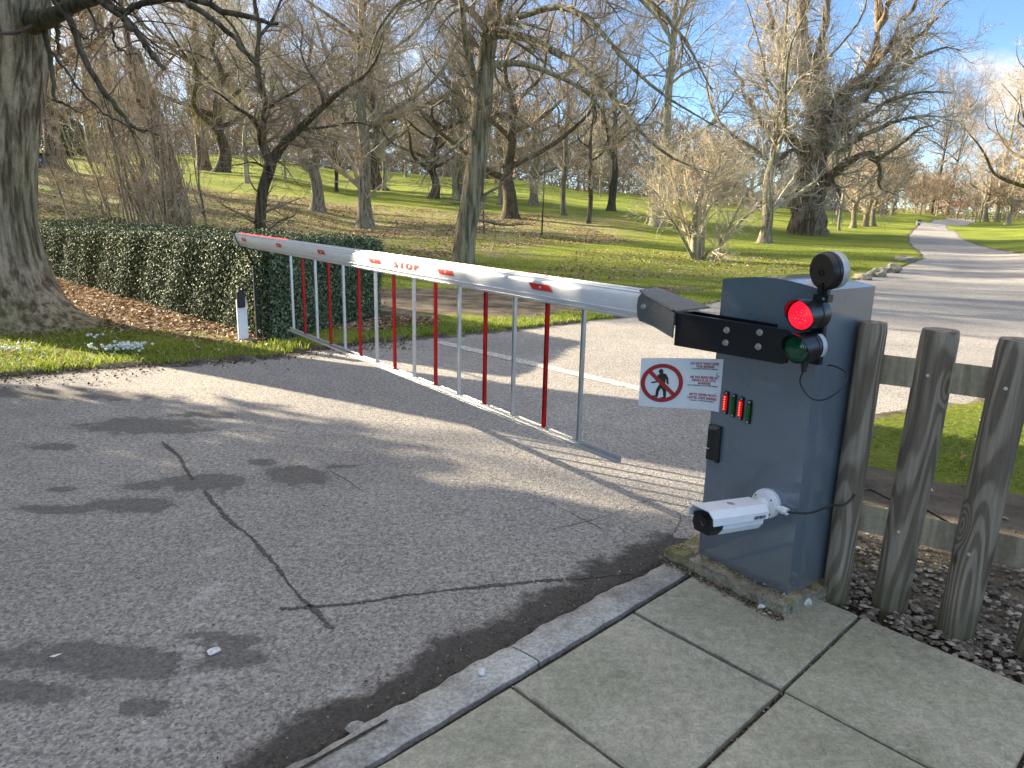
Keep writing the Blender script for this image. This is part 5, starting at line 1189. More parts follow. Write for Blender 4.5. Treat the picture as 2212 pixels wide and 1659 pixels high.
# --- many-stemmed shrub on the lawn
b_ = on_ground(1511, 563); Y = b_.y
raw = [([(1505, 566, Y), (1503, 500, Y), (1510, 440, Y), (1522, 400, Y), (1532, 360, Y), (1560, 320, Y)], [.17, .15, .12, .09, .06, .02]),
 ([(1512, 562, Y+.2), (1518, 510, Y+.3), (1520, 460, Y+.4), (1528, 425, Y+.5), (1560, 400, Y+.6), (1590, 370, Y+.7)], [.10, .08, .065, .05, .03, .01]),
 ([(1498, 560, Y), (1478, 520, Y-.3), (1455, 480, Y-.6), (1440, 460, Y-.8), (1425, 425, Y-1), (1400, 400, Y-1.2)], [.06, .045, .038, .032, .022, .008]),
 ([(1500, 555, Y), (1485, 505, Y+.2), (1465, 460, Y+.3), (1445, 430, Y+.4), (1430, 400, Y+.5)], [.065, .05, .042, .03, .01]),
 ([(1500, 550, Y), (1490, 500, Y), (1470, 455, Y-.1), (1460, 400, Y-.2), (1440, 350, Y-.3)], [.06, .05, .04, .028, .008]),
 ([(1520, 563, Y), (1545, 555, Y-.2), (1558, 525, Y-.4), (1580, 480, Y-.6), (1600, 440, Y-.8), (1622, 400, Y-1)], [.075, .07, .058, .045, .03, .01]),
 ([(1545, 553, Y-.2), (1575, 505, Y-.2), (1615, 465, Y-.3), (1650, 440, Y-.4), (1680, 415, Y-.5)], [.055, .045, .035, .022, .008]),
 ([(1520, 558, Y), (1535, 540, Y-.3), (1555, 556, Y-.5), (1580, 565, Y-.6)], [.05, .035, .022, .008]),
 ([(1516, 480, Y+.3), (1540, 440, Y+.4), (1575, 420, Y+.5), (1600, 380, Y+.6)], [.05, .038, .025, .008]),
 ([(1506, 470, Y), (1490, 430, Y), (1480, 380, Y+.2), (1470, 330, Y+.3)], [.05, .04, .028, .01]),
 ([(1524, 395, Y), (1500, 360, Y-.2), (1490, 310, Y-.3)], [.04, .03, .01]), ([(1518, 420, Y), (1550, 370, Y-.3), (1560, 310, Y-.4)], [.04, .03, .01])]
ln = place_lines(b_, raw)
m = build_tree_mesh(ln, LVT(170, 1500, 4200, 1.5, .7, .36, up=.08, rs=.8), 23, tsides=10, K0=14, nsolid=0)
put_tree('many_stemmed_shrub', m, b_, 'pale many-stemmed shrub spreading like a fan on the sunlit lawn', MT['bark_l'], MT['twig_l'], cat='shrub')

# --- thicket behind the hedge with the broken trunk in it
b_ = at(375, 500, 15.6); b_.z = float(hgt(b_.x, b_.y)); rs = random.Random(7); ln = []
for k in range(60):
    bx = 330+rs.gauss(5, 66); by = 500; Yk = 15.4+rs.uniform(-1.0, 1.6); p0 = at(bx, by, Yk); p0.z = float(hgt(p0.x, p0.y))-.05; p0 -= b_
    ht = rs.uniform(1.6, 4.6); lean = Vector(((bx-375)/300*rs.uniform(.6, 1.5)-.14*ht*rs.uniform(.0, 1.6), rs.gauss(0, .3), 0)); w_ = rs.uniform(.014, .032)
    pts = [p0]
    for q in range(1, 5): pts.append(p0+lean*(q/4)**1.4+Vector((rs.gauss(0, .07), rs.gauss(0, .07), ht*q/4)))
    ln.append((pts, [w_, w_*.85, w_*.65, w_*.4, .005]))
for k in range(9):
    bx = rs.uniform(190, 300); Yk = rs.uniform(15.5, 18); p0 = at(bx, 480, Yk); p0.z = float(hgt(p0.x, p0.y))-.05; p0 -= b_; ht = rs.uniform(1.0, 2.3)
    ln.append(([p0]+[p0+Vector((-.16*q*rs.random(), rs.gauss(0, .05), ht*q/4)) for q in range(1, 5)], [.018, .014, .011, .008, .004]))
m = build_tree_mesh(ln, [dict(n=380, length=1.3, ang=(15, 50), K=7, rmin=.006, wig=.2, up=.05, t0=.15, sides=3), dict(n=2200, length=.55, ang=(20, 60), K=5, rmin=.0040, wig=.25, up=.02, t0=.1, sides=3), dict(n=3500, length=.28, ang=(20, 60), K=3, rmin=.0028, wig=.25, up=0, t0=.1, sides=3)], 24, tsides=6, K0=12, nsolid=0)
root = thing('hazel_thicket', 'dense thicket of thin bare stems behind the hedge', 'shrub', b_)
np_mesh('stems', m.trunk[0], m.trunk[1], MT['bark_g'], root); np_mesh('crown', m.crown[0], m.crown[1], MT['twig'], root, smooth=False)
b2_ = at(390, 492, 17.2); b2_.z = float(hgt(b2_.x, b2_.y)); Y = 17.2
ln = place_lines(b2_, [([(392, 500, Y), (378, 420, Y), (358, 340, Y), (330, 250, Y), (300, 170, Y), (283, 115, Y), (280, 108, Y)], [.25, .22, .21, .21, .20, .18, .10]), ([(345, 300, Y), (320, 230, Y-.5), (290, 150, Y-.7), (270, 60, Y-.8), (250, -60, Y-1)], [.1, .09, .08, .065, .03])])
m = build_tree_mesh(ln, [dict(n=90, length=.7, ang=(15, 60), K=6, rmin=.008, wig=.25, up=.1, t0=.05, sides=4), dict(n=900, length=.5, ang=(20, 60), K=4, rmin=.0045, wig=.25, up=.02, t0=.1, sides=3)], 27, flare=.5, tsides=18, K0=26, nsolid=0, rough=.06)
put_tree('broken_trunk', m, b2_, 'thick reddish snapped-off trunk leaning inside the thicket', MT['bark_r'], MT['twig_r'])

# --- generic skeletons used for most of the park's trees
def skeleton(H, r0, seed, fork=.35, spread=.35, nl=7, lean=0.0, crooked=.05):
    r = random.Random(seed); lines = []; pts = [Vector((0, 0, -.2))]; n = 8
    for k in range(1, n+1):
        z = H*.82*k/n; pts.append(Vector((lean*z+r.gauss(0, crooked*H*.12), r.gauss(0, crooked*H*.12), z)))
    rad = [r0*(1-.88*(k/n)**.9) for k in range(n+1)]; lines.append((pts, rad))
    for k in range(nl):
        t = fork+(.95-fork)*(k+r.random()*.6)/nl; i = min(int(t*n), n-1); p = pts[i].lerp(pts[i+1], t*n-i); az = k*2.4+r.uniform(-.5, .5); Lh = H*spread*(1.15-.55*t)*r.uniform(.8, 1.2); up = H*(.12+.22*(1-t)+.12*r.random())
        d = Vector((math.cos(az), math.sin(az), 0)); rr2 = rad[i]*.55
        q = [p, p+d*Lh*.25+Vector((0, 0, up*.15)), p+d*Lh*.55+Vector((r.gauss(0, .03*H), r.gauss(0, .03*H), up*.4)), p+d*Lh*.8+Vector((r.gauss(0, .03*H), r.gauss(0, .03*H), up*.8)), p+d*Lh+Vector((0, 0, up*1.25))]
        lines.append((q, [rr2, rr2*.8, rr2*.6, rr2*.4, rr2*.12]))
    return lines
GEN = {}
def gen(key, H, r0, seed, n=(120, 1150, 4600), L=(.24, .12, .06), up=.08, rs=1.7, **k):
    ln = skeleton(H, r0, seed, **k)
    GEN[key] = build_tree_mesh(ln, LVT(n[0], n[1], n[2], L[0]*H, L[1]*H, L[2]*H, up=up, rs=rs, t0=.22), seed, flare=.7, tsides=12, K0=20, nsolid=0, rough=.05)
gen('tall', 20, .42, 41, fork=.28, spread=.26, nl=9)
gen('broad', 17, .55, 42, fork=.22, spread=.48, nl=10, crooked=.12)
gen('young', 10, .13, 43, fork=.3, spread=.28, nl=7, n=(70, 700, 2600), rs=1.1)
gen('slim', 22, .30, 44, fork=.4, spread=.2, nl=8, lean=.05)
gen('gnarl', 14, .50, 45, fork=.18, spread=.55, nl=11, crooked=.2)
SRC = {}
def park_tree(key, name, px, py, scale, label, bk='bark_g', tg='twig', rz=0.0, group=None, Y=None, zs=1.0):
    if Y is None: loc = on_ground(px, py)
    else: loc = at(px, py, Y); loc.z = float(hgt(loc.x, loc.y))
    k = (key, bk, tg)
    if k not in SRC:
        SRC[k] = put_tree(name, GEN[key], loc, label, MT[bk], MT[tg], group, rz); r = SRC[k]; r.scale = (scale, scale, scale*zs); return r
    r = copy_thing(SRC[k], loc, rz, scale, label, group, zs); r.name = name; return r
gp_ = 'bare trees on the park slope'
def wpx(w, px, py): return w/1597*on_ground(px, py).y/2       # trunk radius from its width in the photo
def PT(key, name, px, py, w, label, **k):
    R0 = {'tall': .42, 'broad': .55, 'young': .13, 'slim': .30, 'gnarl': .50}[key]; s = wpx(w, px, py)/R0*max(.8, k.pop('fat', 1.0)*.8); s = max(.45, min(1.5, s)); return park_tree(key, name, px, py, s, label, group=gp_, **k)
PT('tall', 'bare_tree', 790, 494, 40, 'straight grey-barked tree rising behind the dark end of the hedge', bk='bark_g', rz=.5)
PT('broad', 'bare_tree', 686, 458, 36, 'stout grey tree with flared roots between the forked tree and the straight one', bk='bark_g', rz=2.2)
PT('gnarl', 'bare_tree', 815, 411, 40, 'dark old tree with a wide root flare half hidden behind the straight grey tree', bk='bark_d', rz=1.0)
PT('young', 'bare_tree', 727, 415, 10, 'thin tree with a crooked stem between the two grey-barked trees', bk='bark_d', rz=1.4, fat=1.2)
PT('young', 'bare_tree', 828, 413, 10, 'thin pale-stemmed tree just past the straight grey tree', bk='bark_l', tg='twig_l', rz=.4, fat=1.2)
PT('young', 'bare_tree', 618, 395, 7, 'slight pale sapling on the green slope above the forked tree', bk='bark_l', tg='twig_l', rz=2.4, fat=1.3)
PT('gnarl', 'bare_tree', 936, 429, 17, 'low spreading tree with a long sideways limb before the far bank', bk='bark_d', rz=4.1, fat=1.4)
PT('slim', 'bare_tree', 983, 431, 9, 'slender pale trunk beside a thicker one, left of the leaning tree', bk='bark_l', rz=1.9, fat=1.6)
PT('tall', 'bare_tree', 992, 430, 20, 'mid-sized trunk tight against a slender pale one', bk='bark_g', rz=3.3, fat=1.2)
PT('gnarl', 'bare_tree', 1102, 473, 40, 'dark burred old tree just to the lamp side of the leaning trunk', bk='bark_d', tg='twig', rz=2.9)
PT('young', 'bare_tree', 1078, 443, 11, 'bent thin tree between the leaning trunk and the dark burred tree', bk='bark_g', rz=5.2, fat=1.4)
PT('broad', 'bare_tree', 1152, 445, 20, 'medium trunk on the leaf-strewn crest behind the thin staked sapling', bk='bark_g', rz=.9, fat=1.2)
PT('young', 'bare_tree', 1217, 466, 13, 'crooked light tree between the staked sapling and a straight dark one', bk='bark_g', rz=3.9, fat=1.5)
PT('young', 'bare_tree', 1270, 484, 9, 'very straight dark young tree on the lawn edge', bk='bark_d', rz=.2, fat=1.6)
PT('tall', 'bare_tree', 1320, 457, 18, 'upright brown tree standing midway along the lawn', bk='bark_d', rz=4.5, fat=1.2)
PT('young', 'bare_tree', 1296, 426, 5, 'tiny far sapling on the bright bank', bk='bark_l', tg='twig_l', rz=1.2, fat=1.2)
PT('slim', 'bare_tree', 1417, 490, 30, 'thick-based tree with two pale upright stems behind the many-stemmed shrub', bk='bark_l', tg='twig_g', rz=.8, fat=.9)
PT('tall', 'bare_tree', 1651, 527, 26, 'slim upright tree with ascending boughs next to the giant trunk', bk='bark_g', tg='twig_g', rz=2.6, fat=1.25)
PT('young', 'bare_tree', 1812, 499, 6, 'thin leaning sapling next to the giant trunk on the road side', bk='bark_l', rz=3.3, fat=1.5)
PT('broad', 'bare_tree', 1842, 493, 15, 'first of the three trees between the giant trunk and the road', bk='bark_g', rz=1.1, fat=1.0)
PT('tall', 'bare_tree', 1869, 490, 15, 'middle one of the three trees between the giant trunk and the road', bk='bark_g', rz=5.0, fat=.8)
PT('gnarl', 'bare_tree', 1886, 489, 14, 'last of the three trees between the giant trunk and the road', bk='bark_g', rz=2.0, fat=1.0)
PT('broad', 'ivy_tree', 122, 366, 46, 'reddish leaning tree at the bins, seen beside the massive trunk', bk='bark_r', tg='twig_r', rz=.7)
PT('tall', 'bare_tree', 441, 368, 32, 'ivy-clad dark trunk beyond the thicket, the one nearer to it', bk='bark_r', tg='twig', rz=1.6)
PT('gnarl', 'bare_tree', 478, 373, 34, 'second ivy-clad trunk beyond the thicket, nearer the forked tree', bk='bark_d', tg='twig', rz=4.6)
PT('young', 'bare_tree', 537, 397, 10, 'pale thin stem seen just beside the forked tree', bk='bark_l', tg='twig_l', rz=2.9, fat=1.5)
PT('tall', 'bare_tree', 205, 352, 20, 'tall bare tree on the slope behind the thicket, next to the reddish one', bk='bark_g', rz=2.0, fat=1.5)
PT('slim', 'bare_tree', 262, 360, 20, 'slender tall tree showing above the snapped-off trunk', bk='bark_g', tg='twig_g', rz=3.7, fat=1.5)
# right of the road
PT('tall', 'bare_tree', 2150, 479, 17, 'broad twin-stemmed bare tree on the far lawn across the road', bk='bark_l', tg='twig_r', rz=.3, fat=1.1)
PT('young', 'bare_tree', 2117, 481, 6, 'thin pale trunk standing before the twin-stemmed tree across the road', bk='bark_l', rz=1.0, fat=1.8)
PT('broad', 'bare_tree', 2177, 486, 9, 'pale upright tree across the road near the picture edge', bk='bark_l', tg='twig_r', rz=4.0, fat=1.5)
PT('gnarl', 'bare_tree', 2128, 479, 10, 'low tree leaning over the far fence across the road', bk='bark_g', tg='twig_r', rz=2.0, fat=1.4)
PT('broad', 'bare_tree', 2262, 500, 30, 'broad tree reaching in over the road from beyond the photo edge', bk='bark_d', tg='twig', rz=3.0, fat=.9)
PT('slim', 'bare_tree', 2012, 464, 6, 'tall thin tree leaning towards the road at its far end', bk='bark_d', tg='twig_r', rz=-.2, fat=2.0)
PT('slim', 'bare_tree', 2046, 466, 6, 'tall dark tree standing at the parked vehicles', bk='bark_d', tg='twig_r', rz=.2, fat=1.5)
# staked saplings
for px, py, hh, lb, sd_ in ((1046, 506, 3.2, 'thin straight sapling on the litter beside the leaning trunk', 61), (1170, 511, 3.6, 'thin sapling with drooping side twigs in front of the dark burred tree', 62)):
    b_ = on_ground(px, py); r_ = random.Random(sd_); ln = [([Vector((0, 0, -.05)), Vector((r_.gauss(0, .05), 0, hh*.5)), Vector((r_.gauss(.05, .05), 0, hh))], [.035, .026, .008])]
    m = build_tree_mesh(ln, [dict(n=22, length=1.5, ang=(40, 80), K=7, rmin=.009, wig=.1, up=.03, t0=.15, sides=3), dict(n=90, length=.5, ang=(30, 60), K=4, rmin=.006, wig=.15, up=0, t0=.2, sides=3)], sd_, tsides=7, K0=10, nsolid=0)
    put_tree('sapling', m, b_, lb, MT['bark_d'], MT['twig'], 'saplings on the slope')

# --- the giant gnarled tree
b_ = on_ground(1747, 507); Y = b_.y
px1 = Y/1597
raw = [([(1745, 520, Y), (1745, 490, Y), (1748, 440, Y), (1752, 400, Y), (1755, 340, Y), (1762, 290, Y), (1762, 240, Y)], [46*px1, 40*px1, 38*px1, 36*px1, 34*px1, 30*px1, 22*px1]),
 ([(1762, 300, Y), (1760, 240, Y), (1742, 190, Y), (1740, 120, Y+.5), (1728, 60, Y+1), (1735, -20, Y+1.4), (1730, -140, Y+2)], [24*px1, 18*px1, 15*px1, 13*px1, 11*px1, 9*px1, 3*px1]),
 ([(1768, 330, Y), (1800, 285, Y), (1812, 230, Y), (1835, 190, Y), (1880, 150, Y+.5), (1895, 90, Y+1), (1900, 0, Y+1.5), (1915, -100, Y+2)], [26*px1, 20*px1, 17*px1, 14*px1, 11*px1, 9*px1, 7*px1, 3*px1]),
 ([(1745, 330, Y), (1715, 305, Y), (1690, 290, Y-.5), (1650, 270, Y-1), (1610, 200, Y-1.4), (1590, 130, Y-1.8)], [15*px1, 11*px1, 9*px1, 7*px1, 4*px1, 1*px1]),
 ([(1765, 250, Y), (1770, 180, Y), (1775, 110, Y), (1785, 30, Y), (1790, -90, Y)], [16*px1, 13*px1, 11*px1, 8*px1, 3*px1]),
 ([(1745, 170, Y), (1718, 150, Y), (1690, 110, Y-.6), (1668, 50, Y-1.2), (1650, -60, Y-1.5)], [10*px1, 8*px1, 7*px1, 5*px1, 2*px1]),
 ([(1775, 400, Y), (1800, 375, Y-1.2), (1830, 350, Y-2), (1880, 330, Y-3), (1900, 345, Y-3.3), (1940, 310, Y-4), (1990, 280, Y-4.5), (2040, 262, Y-5)], [14*px1, 10*px1, 8*px1, 7*px1, 6*px1, 4*px1, 2.5*px1, .8*px1]),
 ([(1880, 330, Y-3), (1905, 365, Y-3), (1900, 400, Y-3.2), (1940, 425, Y-3.4)], [6*px1, 5*px1, 2*px1, .8*px1]),
 ([(1810, 240, Y), (1860, 215, Y-1), (1920, 150, Y-2), (1970, 90, Y-2.6), (2020, 40, Y-3), (2055, 0, Y-3.2)], [11*px1, 8*px1, 6*px1, 4*px1, 2.4*px1, .8*px1]),
 ([(1840, 190, Y), (1900, 180, Y-.5), (1960, 140, Y-1), (2030, 105, Y-1.5), (2075, 110, Y-2)], [8*px1, 6*px1, 4.5*px1, 2.5*px1, .8*px1]),
 ([(1800, 290, Y), (1860, 262, Y-2), (1920, 220, Y-3), (1990, 200, Y-4), (2060, 200, Y-4.5)], [8*px1, 6*px1, 4.5*px1, 2.5*px1, .8*px1]),
 ([(1812, 330, Y), (1870, 290, Y-2), (1940, 262, Y-3), (2010, 250, Y-4), (2065, 262, Y-4.5)], [7*px1, 5*px1, 4*px1, 2.2*px1, .8*px1]),
 ([(1880, 140, Y), (1930, 90, Y-1), (1960, 30, Y-1.6), (2000, -40, Y-2)], [7*px1, 5*px1, 3.5*px1, 1*px1]),
 ([(1895, 70, Y+1), (1920, 10, Y+.6), (1960, -60, Y), (1990, -120, Y)], [6*px1, 5*px1, 3.5*px1, 1*px1]),
 ([(1790, 390, Y-.5), (1815, 420, Y-1.5), (1800, 450, Y-1.8)], [5*px1, 3*px1, 1*px1]),
 ([(1755, 300, Y), (1700, 330, Y-1.5), (1670, 370, Y-2), (1640, 385, Y-2.4)], [6*px1, 4*px1, 2.5*px1, .8*px1])]
ln = place_lines(b_, raw)
ln = [(p_, [q_*.80 for q_ in r__]) for p_, r__ in ln]
m = build_tree_mesh(ln, LVT(430, 3400, 11000, 3.6, 1.8, .95, up=.05, rs=1.6, droop=.02), 77, flare=.25, tsides=26, K0=26, nsolid=0, rough=.42)
put_tree('giant_tree', m, b_, 'giant gnarled tree with a massive twisted trunk on the lawn behind the cabinet', MT['bark_r'], MT['twig_g'])

# --- trees that stand outside the picture and throw the shade
for k, (x_, y_, s, key) in enumerate(((-30, 31.5, .9, 'tall'), (-38, 38, 1.0, 'tall'), (-33, 41, .9, 'gnarl'), (-26, 12.5, .8, 'broad'), (-38, 18, 1.0, 'tall'), (-52, 40, 1.1, 'tall'), (-60, 30, 1.2, 'broad'), (-48, 52, 1.0, 'gnarl'))):
    copy_thing(SRC[('tall', 'bark_g', 'twig')] if key == 'tall' else SRC[('broad', 'bark_g', 'twig')] if key == 'broad' else SRC[('gnarl', 'bark_d', 'twig')], (x_, y_, float(hgt(x_, y_))), k*1.3, s, 'bare tree on the bank beyond the massive trunk', 'bare trees outside the picture').name = 'bare_tree'
def evergreen(x_, y_, hh, rad, seed, label, z0=.15, n=42000):
    r = np.random.default_rng(seed); root = thing('holly_tree', label, 'tree', (x_, y_, float(hgt(x_, y_))), 0, 'evergreens beside the road')
    bm = bmesh.new(); add_tube(bm, [(0, 0, -.1), (.05, .03, hh*.4), (0, 0, hh*.9)], [.2, .14, .03], 10); bm_obj('trunk', bm, MT['bark_g'], root, smooth=True)
    u = r.random(n); z = z0+(hh-z0)*u; prof = rad*np.clip(np.sin(np.pi*np.clip(u*.85+.15, 0, 1)), .05, 1)**.6; a = r.uniform(0, 2*np.pi, n)
    lump = 1+.18*np.sin(a*3+z*1.7)+.12*np.sin(a*7-z*2.3); d = prof*lump*np.sqrt(r.uniform(.25, 1, n)); P = np.column_stack([np.cos(a)*d, np.sin(a)*d, z]); N = np.column_stack([np.cos(a), np.sin(a), np.full(n, .4)])
    V, F = quads_leaves(P, N, .21, .6, .8, .1, seed); np_mesh('crown', V, F, MT['holly'], root, smooth=False)
    return root
evergreen(-9.6, 6.0, 8.0, 2.3, 1, 'dense evergreen at the road edge, outside the photo beside the massive trunk')
evergreen(-11.5, 3.6, 9.0, 2.6, 2, 'dense evergreen at the road edge, outside the photo beside the massive trunk')
evergreen(-8.6, 2.2, 8.0, 2.2, 3, 'dense evergreen at the road edge, outside the photo beside the massive trunk')
evergreen(-10.5, .2, 9.0, 2.6, 4, 'dense evergreen at the road edge, outside the photo beside the massive trunk')
# dark yew far left
o = on_ground(88, 340)
e = evergreen(o.x-1.2, o.y+6, 3.6, 2.2, 9, 'dark rounded evergreen bush behind the reddish tree by the bins', .1, 5000); e.name = 'evergreen_bush'; e['group'] = 'evergreen bushes'

# --- far wood as one mass
def wood():
    pr = []; r = np.random.default_rng(70); vars_ = []
    for s_ in range(3):
        ln = skeleton(13, .24, 80+s_, fork=.2, spread=.34, nl=8, crooked=.1)
        P, R = resample(ln, 8); a = children(P, R, 110, 3.0, (20, 60), 5, s_+1, rmin=.05, t0=.15, up=.1); b = children(*a, 620, 1.5, (20, 60), 3, s_+5, rmin=.035, t0=.1)
        V0, F0 = merge([tubes(P, R, 4), tubes(*a, 3), tubes(*b, 3)]); vars_.append((V0, F0))
    Vs = []; Fs = []; o = 0; n = 170
    for k in range(n+70):
        a = r.uniform(-.85, .83) if k < n else r.uniform(.45, .85); Yk = r.uniform(95, 170) if a < .5 else r.uniform(125, 230)
        if abs(a-.60) < .035 and Yk < 150: continue
        sc_ = r.uniform(.75, 1.25)*(1.0 if a < .35 else .85); 
        if a > .5: sc_ *= .8
        X = a*Yk; V0, F0 = vars_[k % 3]; t = r.uniform(0, 6.28); Rm = np.array([[math.cos(t), -math.sin(t), 0], [math.sin(t), math.cos(t), 0], [0, 0, 1]])
        V = (V0*sc_) @ Rm.T+np.array([X, Yk, float(hgt(X, Yk))]); Vs.append(V); Fs.append(F0+o); o += len(V)
    tag(np_mesh('woodland', np.concatenate(Vs), np.concatenate(Fs), MT['twig_far'], smooth=False), 'far bare winter woodland along the skyline', 'woodland', kind='stuff')
wood()
def undergrowth():
    r = np.random.default_rng(90); n = 100000; a = r.uniform(-.85, .85, n); Y = r.uniform(120, 135, n)+np.where(a > .5, 45, 0)
    Hh = 1.6+1.1*np.sin(a*37)+.8*np.sin(a*91+1)+1.0*np.sin(a*13); Hh = np.clip(Hh+3.2+np.where(a > .42, 5.5, 0), 1.6, 12); X = a*Y
    keep = np.ones(n, bool); X = X[keep]; Y = Y[keep]; Hh = Hh[keep]; n = len(X)
    P = np.column_stack([X, Y, hgt(X, Y)+r.random(n)*Hh]); V, F = quads_leaves(P, np.tile([0, -1., .3], (n, 1)), .95, .10, .9, 0, 91)
    tag(np_mesh('undergrowth', V, F, MT['twig_far'], smooth=False), 'brown scrub closing the view below the far woodland', 'undergrowth', kind='stuff')
undergrowth()

# ------------------------------------------------------------------ small far things
def car(px, py, label, rz, s=1.0, colour='carw'):
    p = at(px, py, 215); p.z = float(hgt(p.x, p.y)); t = thing('parked_car', label, 'car', p, rz); t.scale = (s, s, s)
    prof = [(-2.1, .35), (-2.1, .75), (-1.95, .9), (-1.2, 1.0), (-.55, 1.42), (.75, 1.45), (1.45, 1.0), (2.0, .9), (2.1, .6), (2.1, .35)]
    bm = bmesh.new(); a = [bm.verts.new((x_, -.85, z)) for x_, z in prof]; b = [bm.verts.new((x_, .85, z)) for x_, z in prof]; bm.faces.new(a); bm.faces.new(b[::-1])
    for k in range(len(prof)): bm.faces.new((a[k], b[k], b[(k+1) % len(prof)], a[(k+1) % len(prof)]))
    bm_obj('body', bm, MT[colour], t, bevel=.05)
    bm = bmesh.new()
    for sy in (-.86, .855): add_box(bm, (-.85, sy, .98), (1.0, sy+.01, 1.32))
    q = [bm.verts.new(v) for v in ((-1.17, -.7, 1.03), (-1.17, .7, 1.03), (-.6, .66, 1.40), (-.6, -.66, 1.40))]; bm.faces.new(q)
    q = [bm.verts.new(v) for v in ((1.42, -.7, 1.05), (1.42, .7, 1.05), (.82, .66, 1.42), (.82, -.66, 1.42))]; bm.faces.new(q); bm_obj('windows', bm, MT['carg'], t)
    for wx in (-1.3, 1.3):
        for wy in (-.88, .68):
            bm = bmesh.new(); add_cyl(bm, (wx, wy, .32), (wx, wy+.2, .32), .32, seg=18); bm_obj('wheel', bm, MT['tyre'], t)
    for wy in (-.6, .6):
        bm = bmesh.new(); add_box(bm, (-2.13, wy-.15, .62), (-2.09, wy+.15, .76)); bm_obj('headlight', bm, MT['zinc'], t)
    return t
car(2071, 473, 'white car facing us at the far end of the park road', R_(62)+0)
def van(px, py, label, w):
    p = at(px, py, 225); p.z = float(hgt(p.x, p.y)); t = thing('parked_van', label, 'van', p, R_(-28)); bm = bmesh.new(); add_box(bm, (-w/2, -1, .45), (w/2, 1, 2.3)); bm_obj('body', bm, MT['carw'], t, bevel=.15)
    bm = bmesh.new(); add_box(bm, (-w*.32, -1.01, 1.35), (w*.05, -1.003, 1.9)); bm_obj('window', bm, MT['carg'], t)
    for wx in (-w*.3, w*.3):
        bm = bmesh.new(); add_cyl(bm, (wx, -1.02, .36), (wx, -.8, .36), .36, seg=18); bm_obj('wheel', bm, MT['tyre'], t)
van(2034, 470, 'white van parked among the trees by the end of the road', 5.0)
van(2050, 470, 'second, shorter white van beside the far car', 3.2)
# red-roofed cottage beyond
p = at(2060, 462, 245); p.z = float(hgt(p.x, p.y)); t = thing('cottage', 'small cottage with a red roof behind the parked vehicles', 'house', p, R_(-20))
bm = bmesh.new(); add_box(bm, (-3.5, -2.5, 0), (3.5, 2.5, 2.4)); bm_obj('wall', bm, MT['render_'], t)
bm = bmesh.new(); a = [bm.verts.new(v) for v in ((-3.8, -2.8, 2.35), (3.8, -2.8, 2.35), (3.8, 2.8, 2.35), (-3.8, 2.8, 2.35), (-3.8, 0, 4.2), (3.8, 0, 4.2))]
for f in ((0, 1, 5, 4), (3, 4, 5, 2), (0, 4, 3), (1, 2, 5), (0, 3, 2, 1)): bm.faces.new([a[i] for i in f])
bm_obj('roof', bm, MT['rooftile'], t)
bm = bmesh.new(); add_box(bm, (-1.8, -2.53, 1.0), (-.8, -2.505, 1.9)); bm_obj('window', bm, MT['carg'], t)
# bins by the reddish tree, bin by the road
def bin_(px, py, label, w, hh):
    p = on_ground(px, py); t = thing('litter_bin', label, 'bin', p); bm = bmesh.new(); add_box(bm, (-w/2, -w/2, 0), (w/2, w/2, hh*.82)); bm_obj('body', bm, MT['silver'], t, bevel=.03)
    bm = bmesh.new(); add_box(bm, (-w/2-.04, -w/2-.04, hh*.84), (w/2+.04, w/2+.04, hh)); bm_obj('lid', bm, MT['greenpaint'], t, bevel=.02)
    bm = bmesh.new(); add_box(bm, (-w*.35, -w/2-.012, hh*.45), (w*.35, -w/2-.004, hh*.62)); bm_obj('label_panel', bm, MT['white'], t)
bin_(72, 362, 'grey bin half hidden by the massive trunk, the one nearer to it', .7, .75)
bin_(90, 364, 'grey bin standing at the foot of the reddish leaning tree', .6, .8)
bin_(1983, 487, 'small dark bin on the lawn at the road bend', .35, .6)
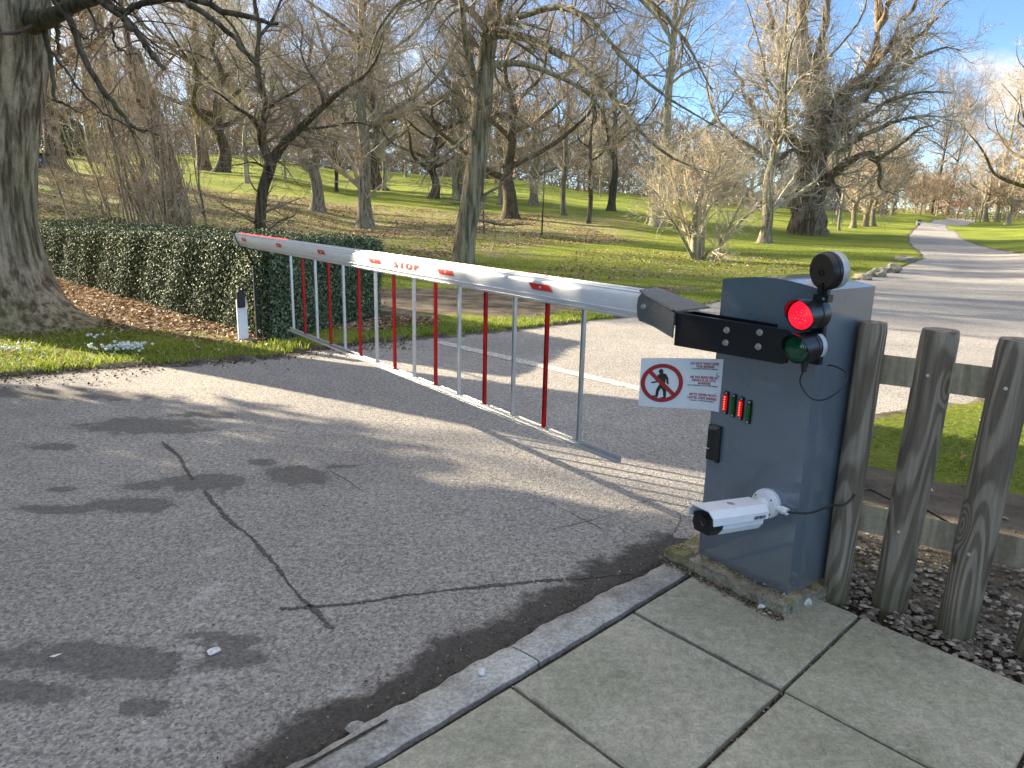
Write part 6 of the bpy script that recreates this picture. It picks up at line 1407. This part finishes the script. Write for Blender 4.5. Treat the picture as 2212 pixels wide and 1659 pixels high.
# estate railings on the far side of the lawn
t = thing('park_railing', 'long low grey railing below the trees across the road', 'railing'); a0 = on_ground(2085, 478); a1 = on_ground(2230, 482); a0 = Vector((a0.x, a0.y, a0.z)); a1 = Vector((a1.x+10, a1.y, float(hgt(a1.x+10, a1.y))))
for zz in (.5, .9, 1.25):
    bm = bmesh.new(); add_tube(bm, [a0.lerp(a1, k/8)+Vector((0, 0, zz)) for k in range(9)], .035, 5); bm_obj('rail', bm, MT['silver'], t)
for k in range(12):
    c = a0.lerp(a1, k/11); bm = bmesh.new(); add_cyl(bm, c+Vector((0, 0, -.1)), c+Vector((0, 0, 1.4)), .06, seg=8); bm_obj('post', bm, MT['silver'], t)
# road sprouts and twigs by the big trunk
for k, (x0, y0, x1, y1, lb) in enumerate(((93, 722, 98, 690, 'upright twig sprouting at the foot of the massive trunk, nearest its base'), (158, 722, 146, 694, 'short bent twig sprouting between the massive trunk and the snowdrops'), (205, 722, 243, 640, 'taller crooked twig standing before the hedge by the massive trunk'))):
    b0 = on_ground(x0, y0); b1 = at(x1, y1, b0.y+.1); bm = bmesh.new(); add_tube(bm, smooth_line([b0, b0.lerp(b1, .5)+Vector((.02, 0, .02)), b1], 8), [.008, .007, .007, .006, .006, .005, .004, .003], 6)
    if k == 2: mdl = b0.lerp(b1, .55); add_tube(bm, [mdl, mdl+Vector((-.05, 0, .12))], [.005, .002], 5)
    tag(bm_obj('twig', bm, MT['bark_g']), lb, 'twig', 'twigs at the trunk foot')
for k, (px, py, lb) in enumerate(((643, 1005, 'curled dry leaf on the dark stain in the road'), (120, 1418, 'pale bent straw on the road by the near stain'))):
    c = G(px, py, .012); bm = bmesh.new()
    q = [bm.verts.new(c+Vector(v)) for v in ((-.02, 0, 0), (0, -.008, .004), (.022, 0, .012), (0, .008, .004))]; bm.faces.new(q); b3 = [bm.verts.new(v.co+Vector((0, 0, -.0015))) for v in q]; bm.faces.new(b3[::-1])
    for i in range(4): bm.faces.new((q[i], q[(i+1) % 4], b3[(i+1) % 4], b3[i]))
    tag(bm_obj('dry_leaf', bm, MT['whitefilm'] if k else MT['twig_l']), lb, 'leaf')
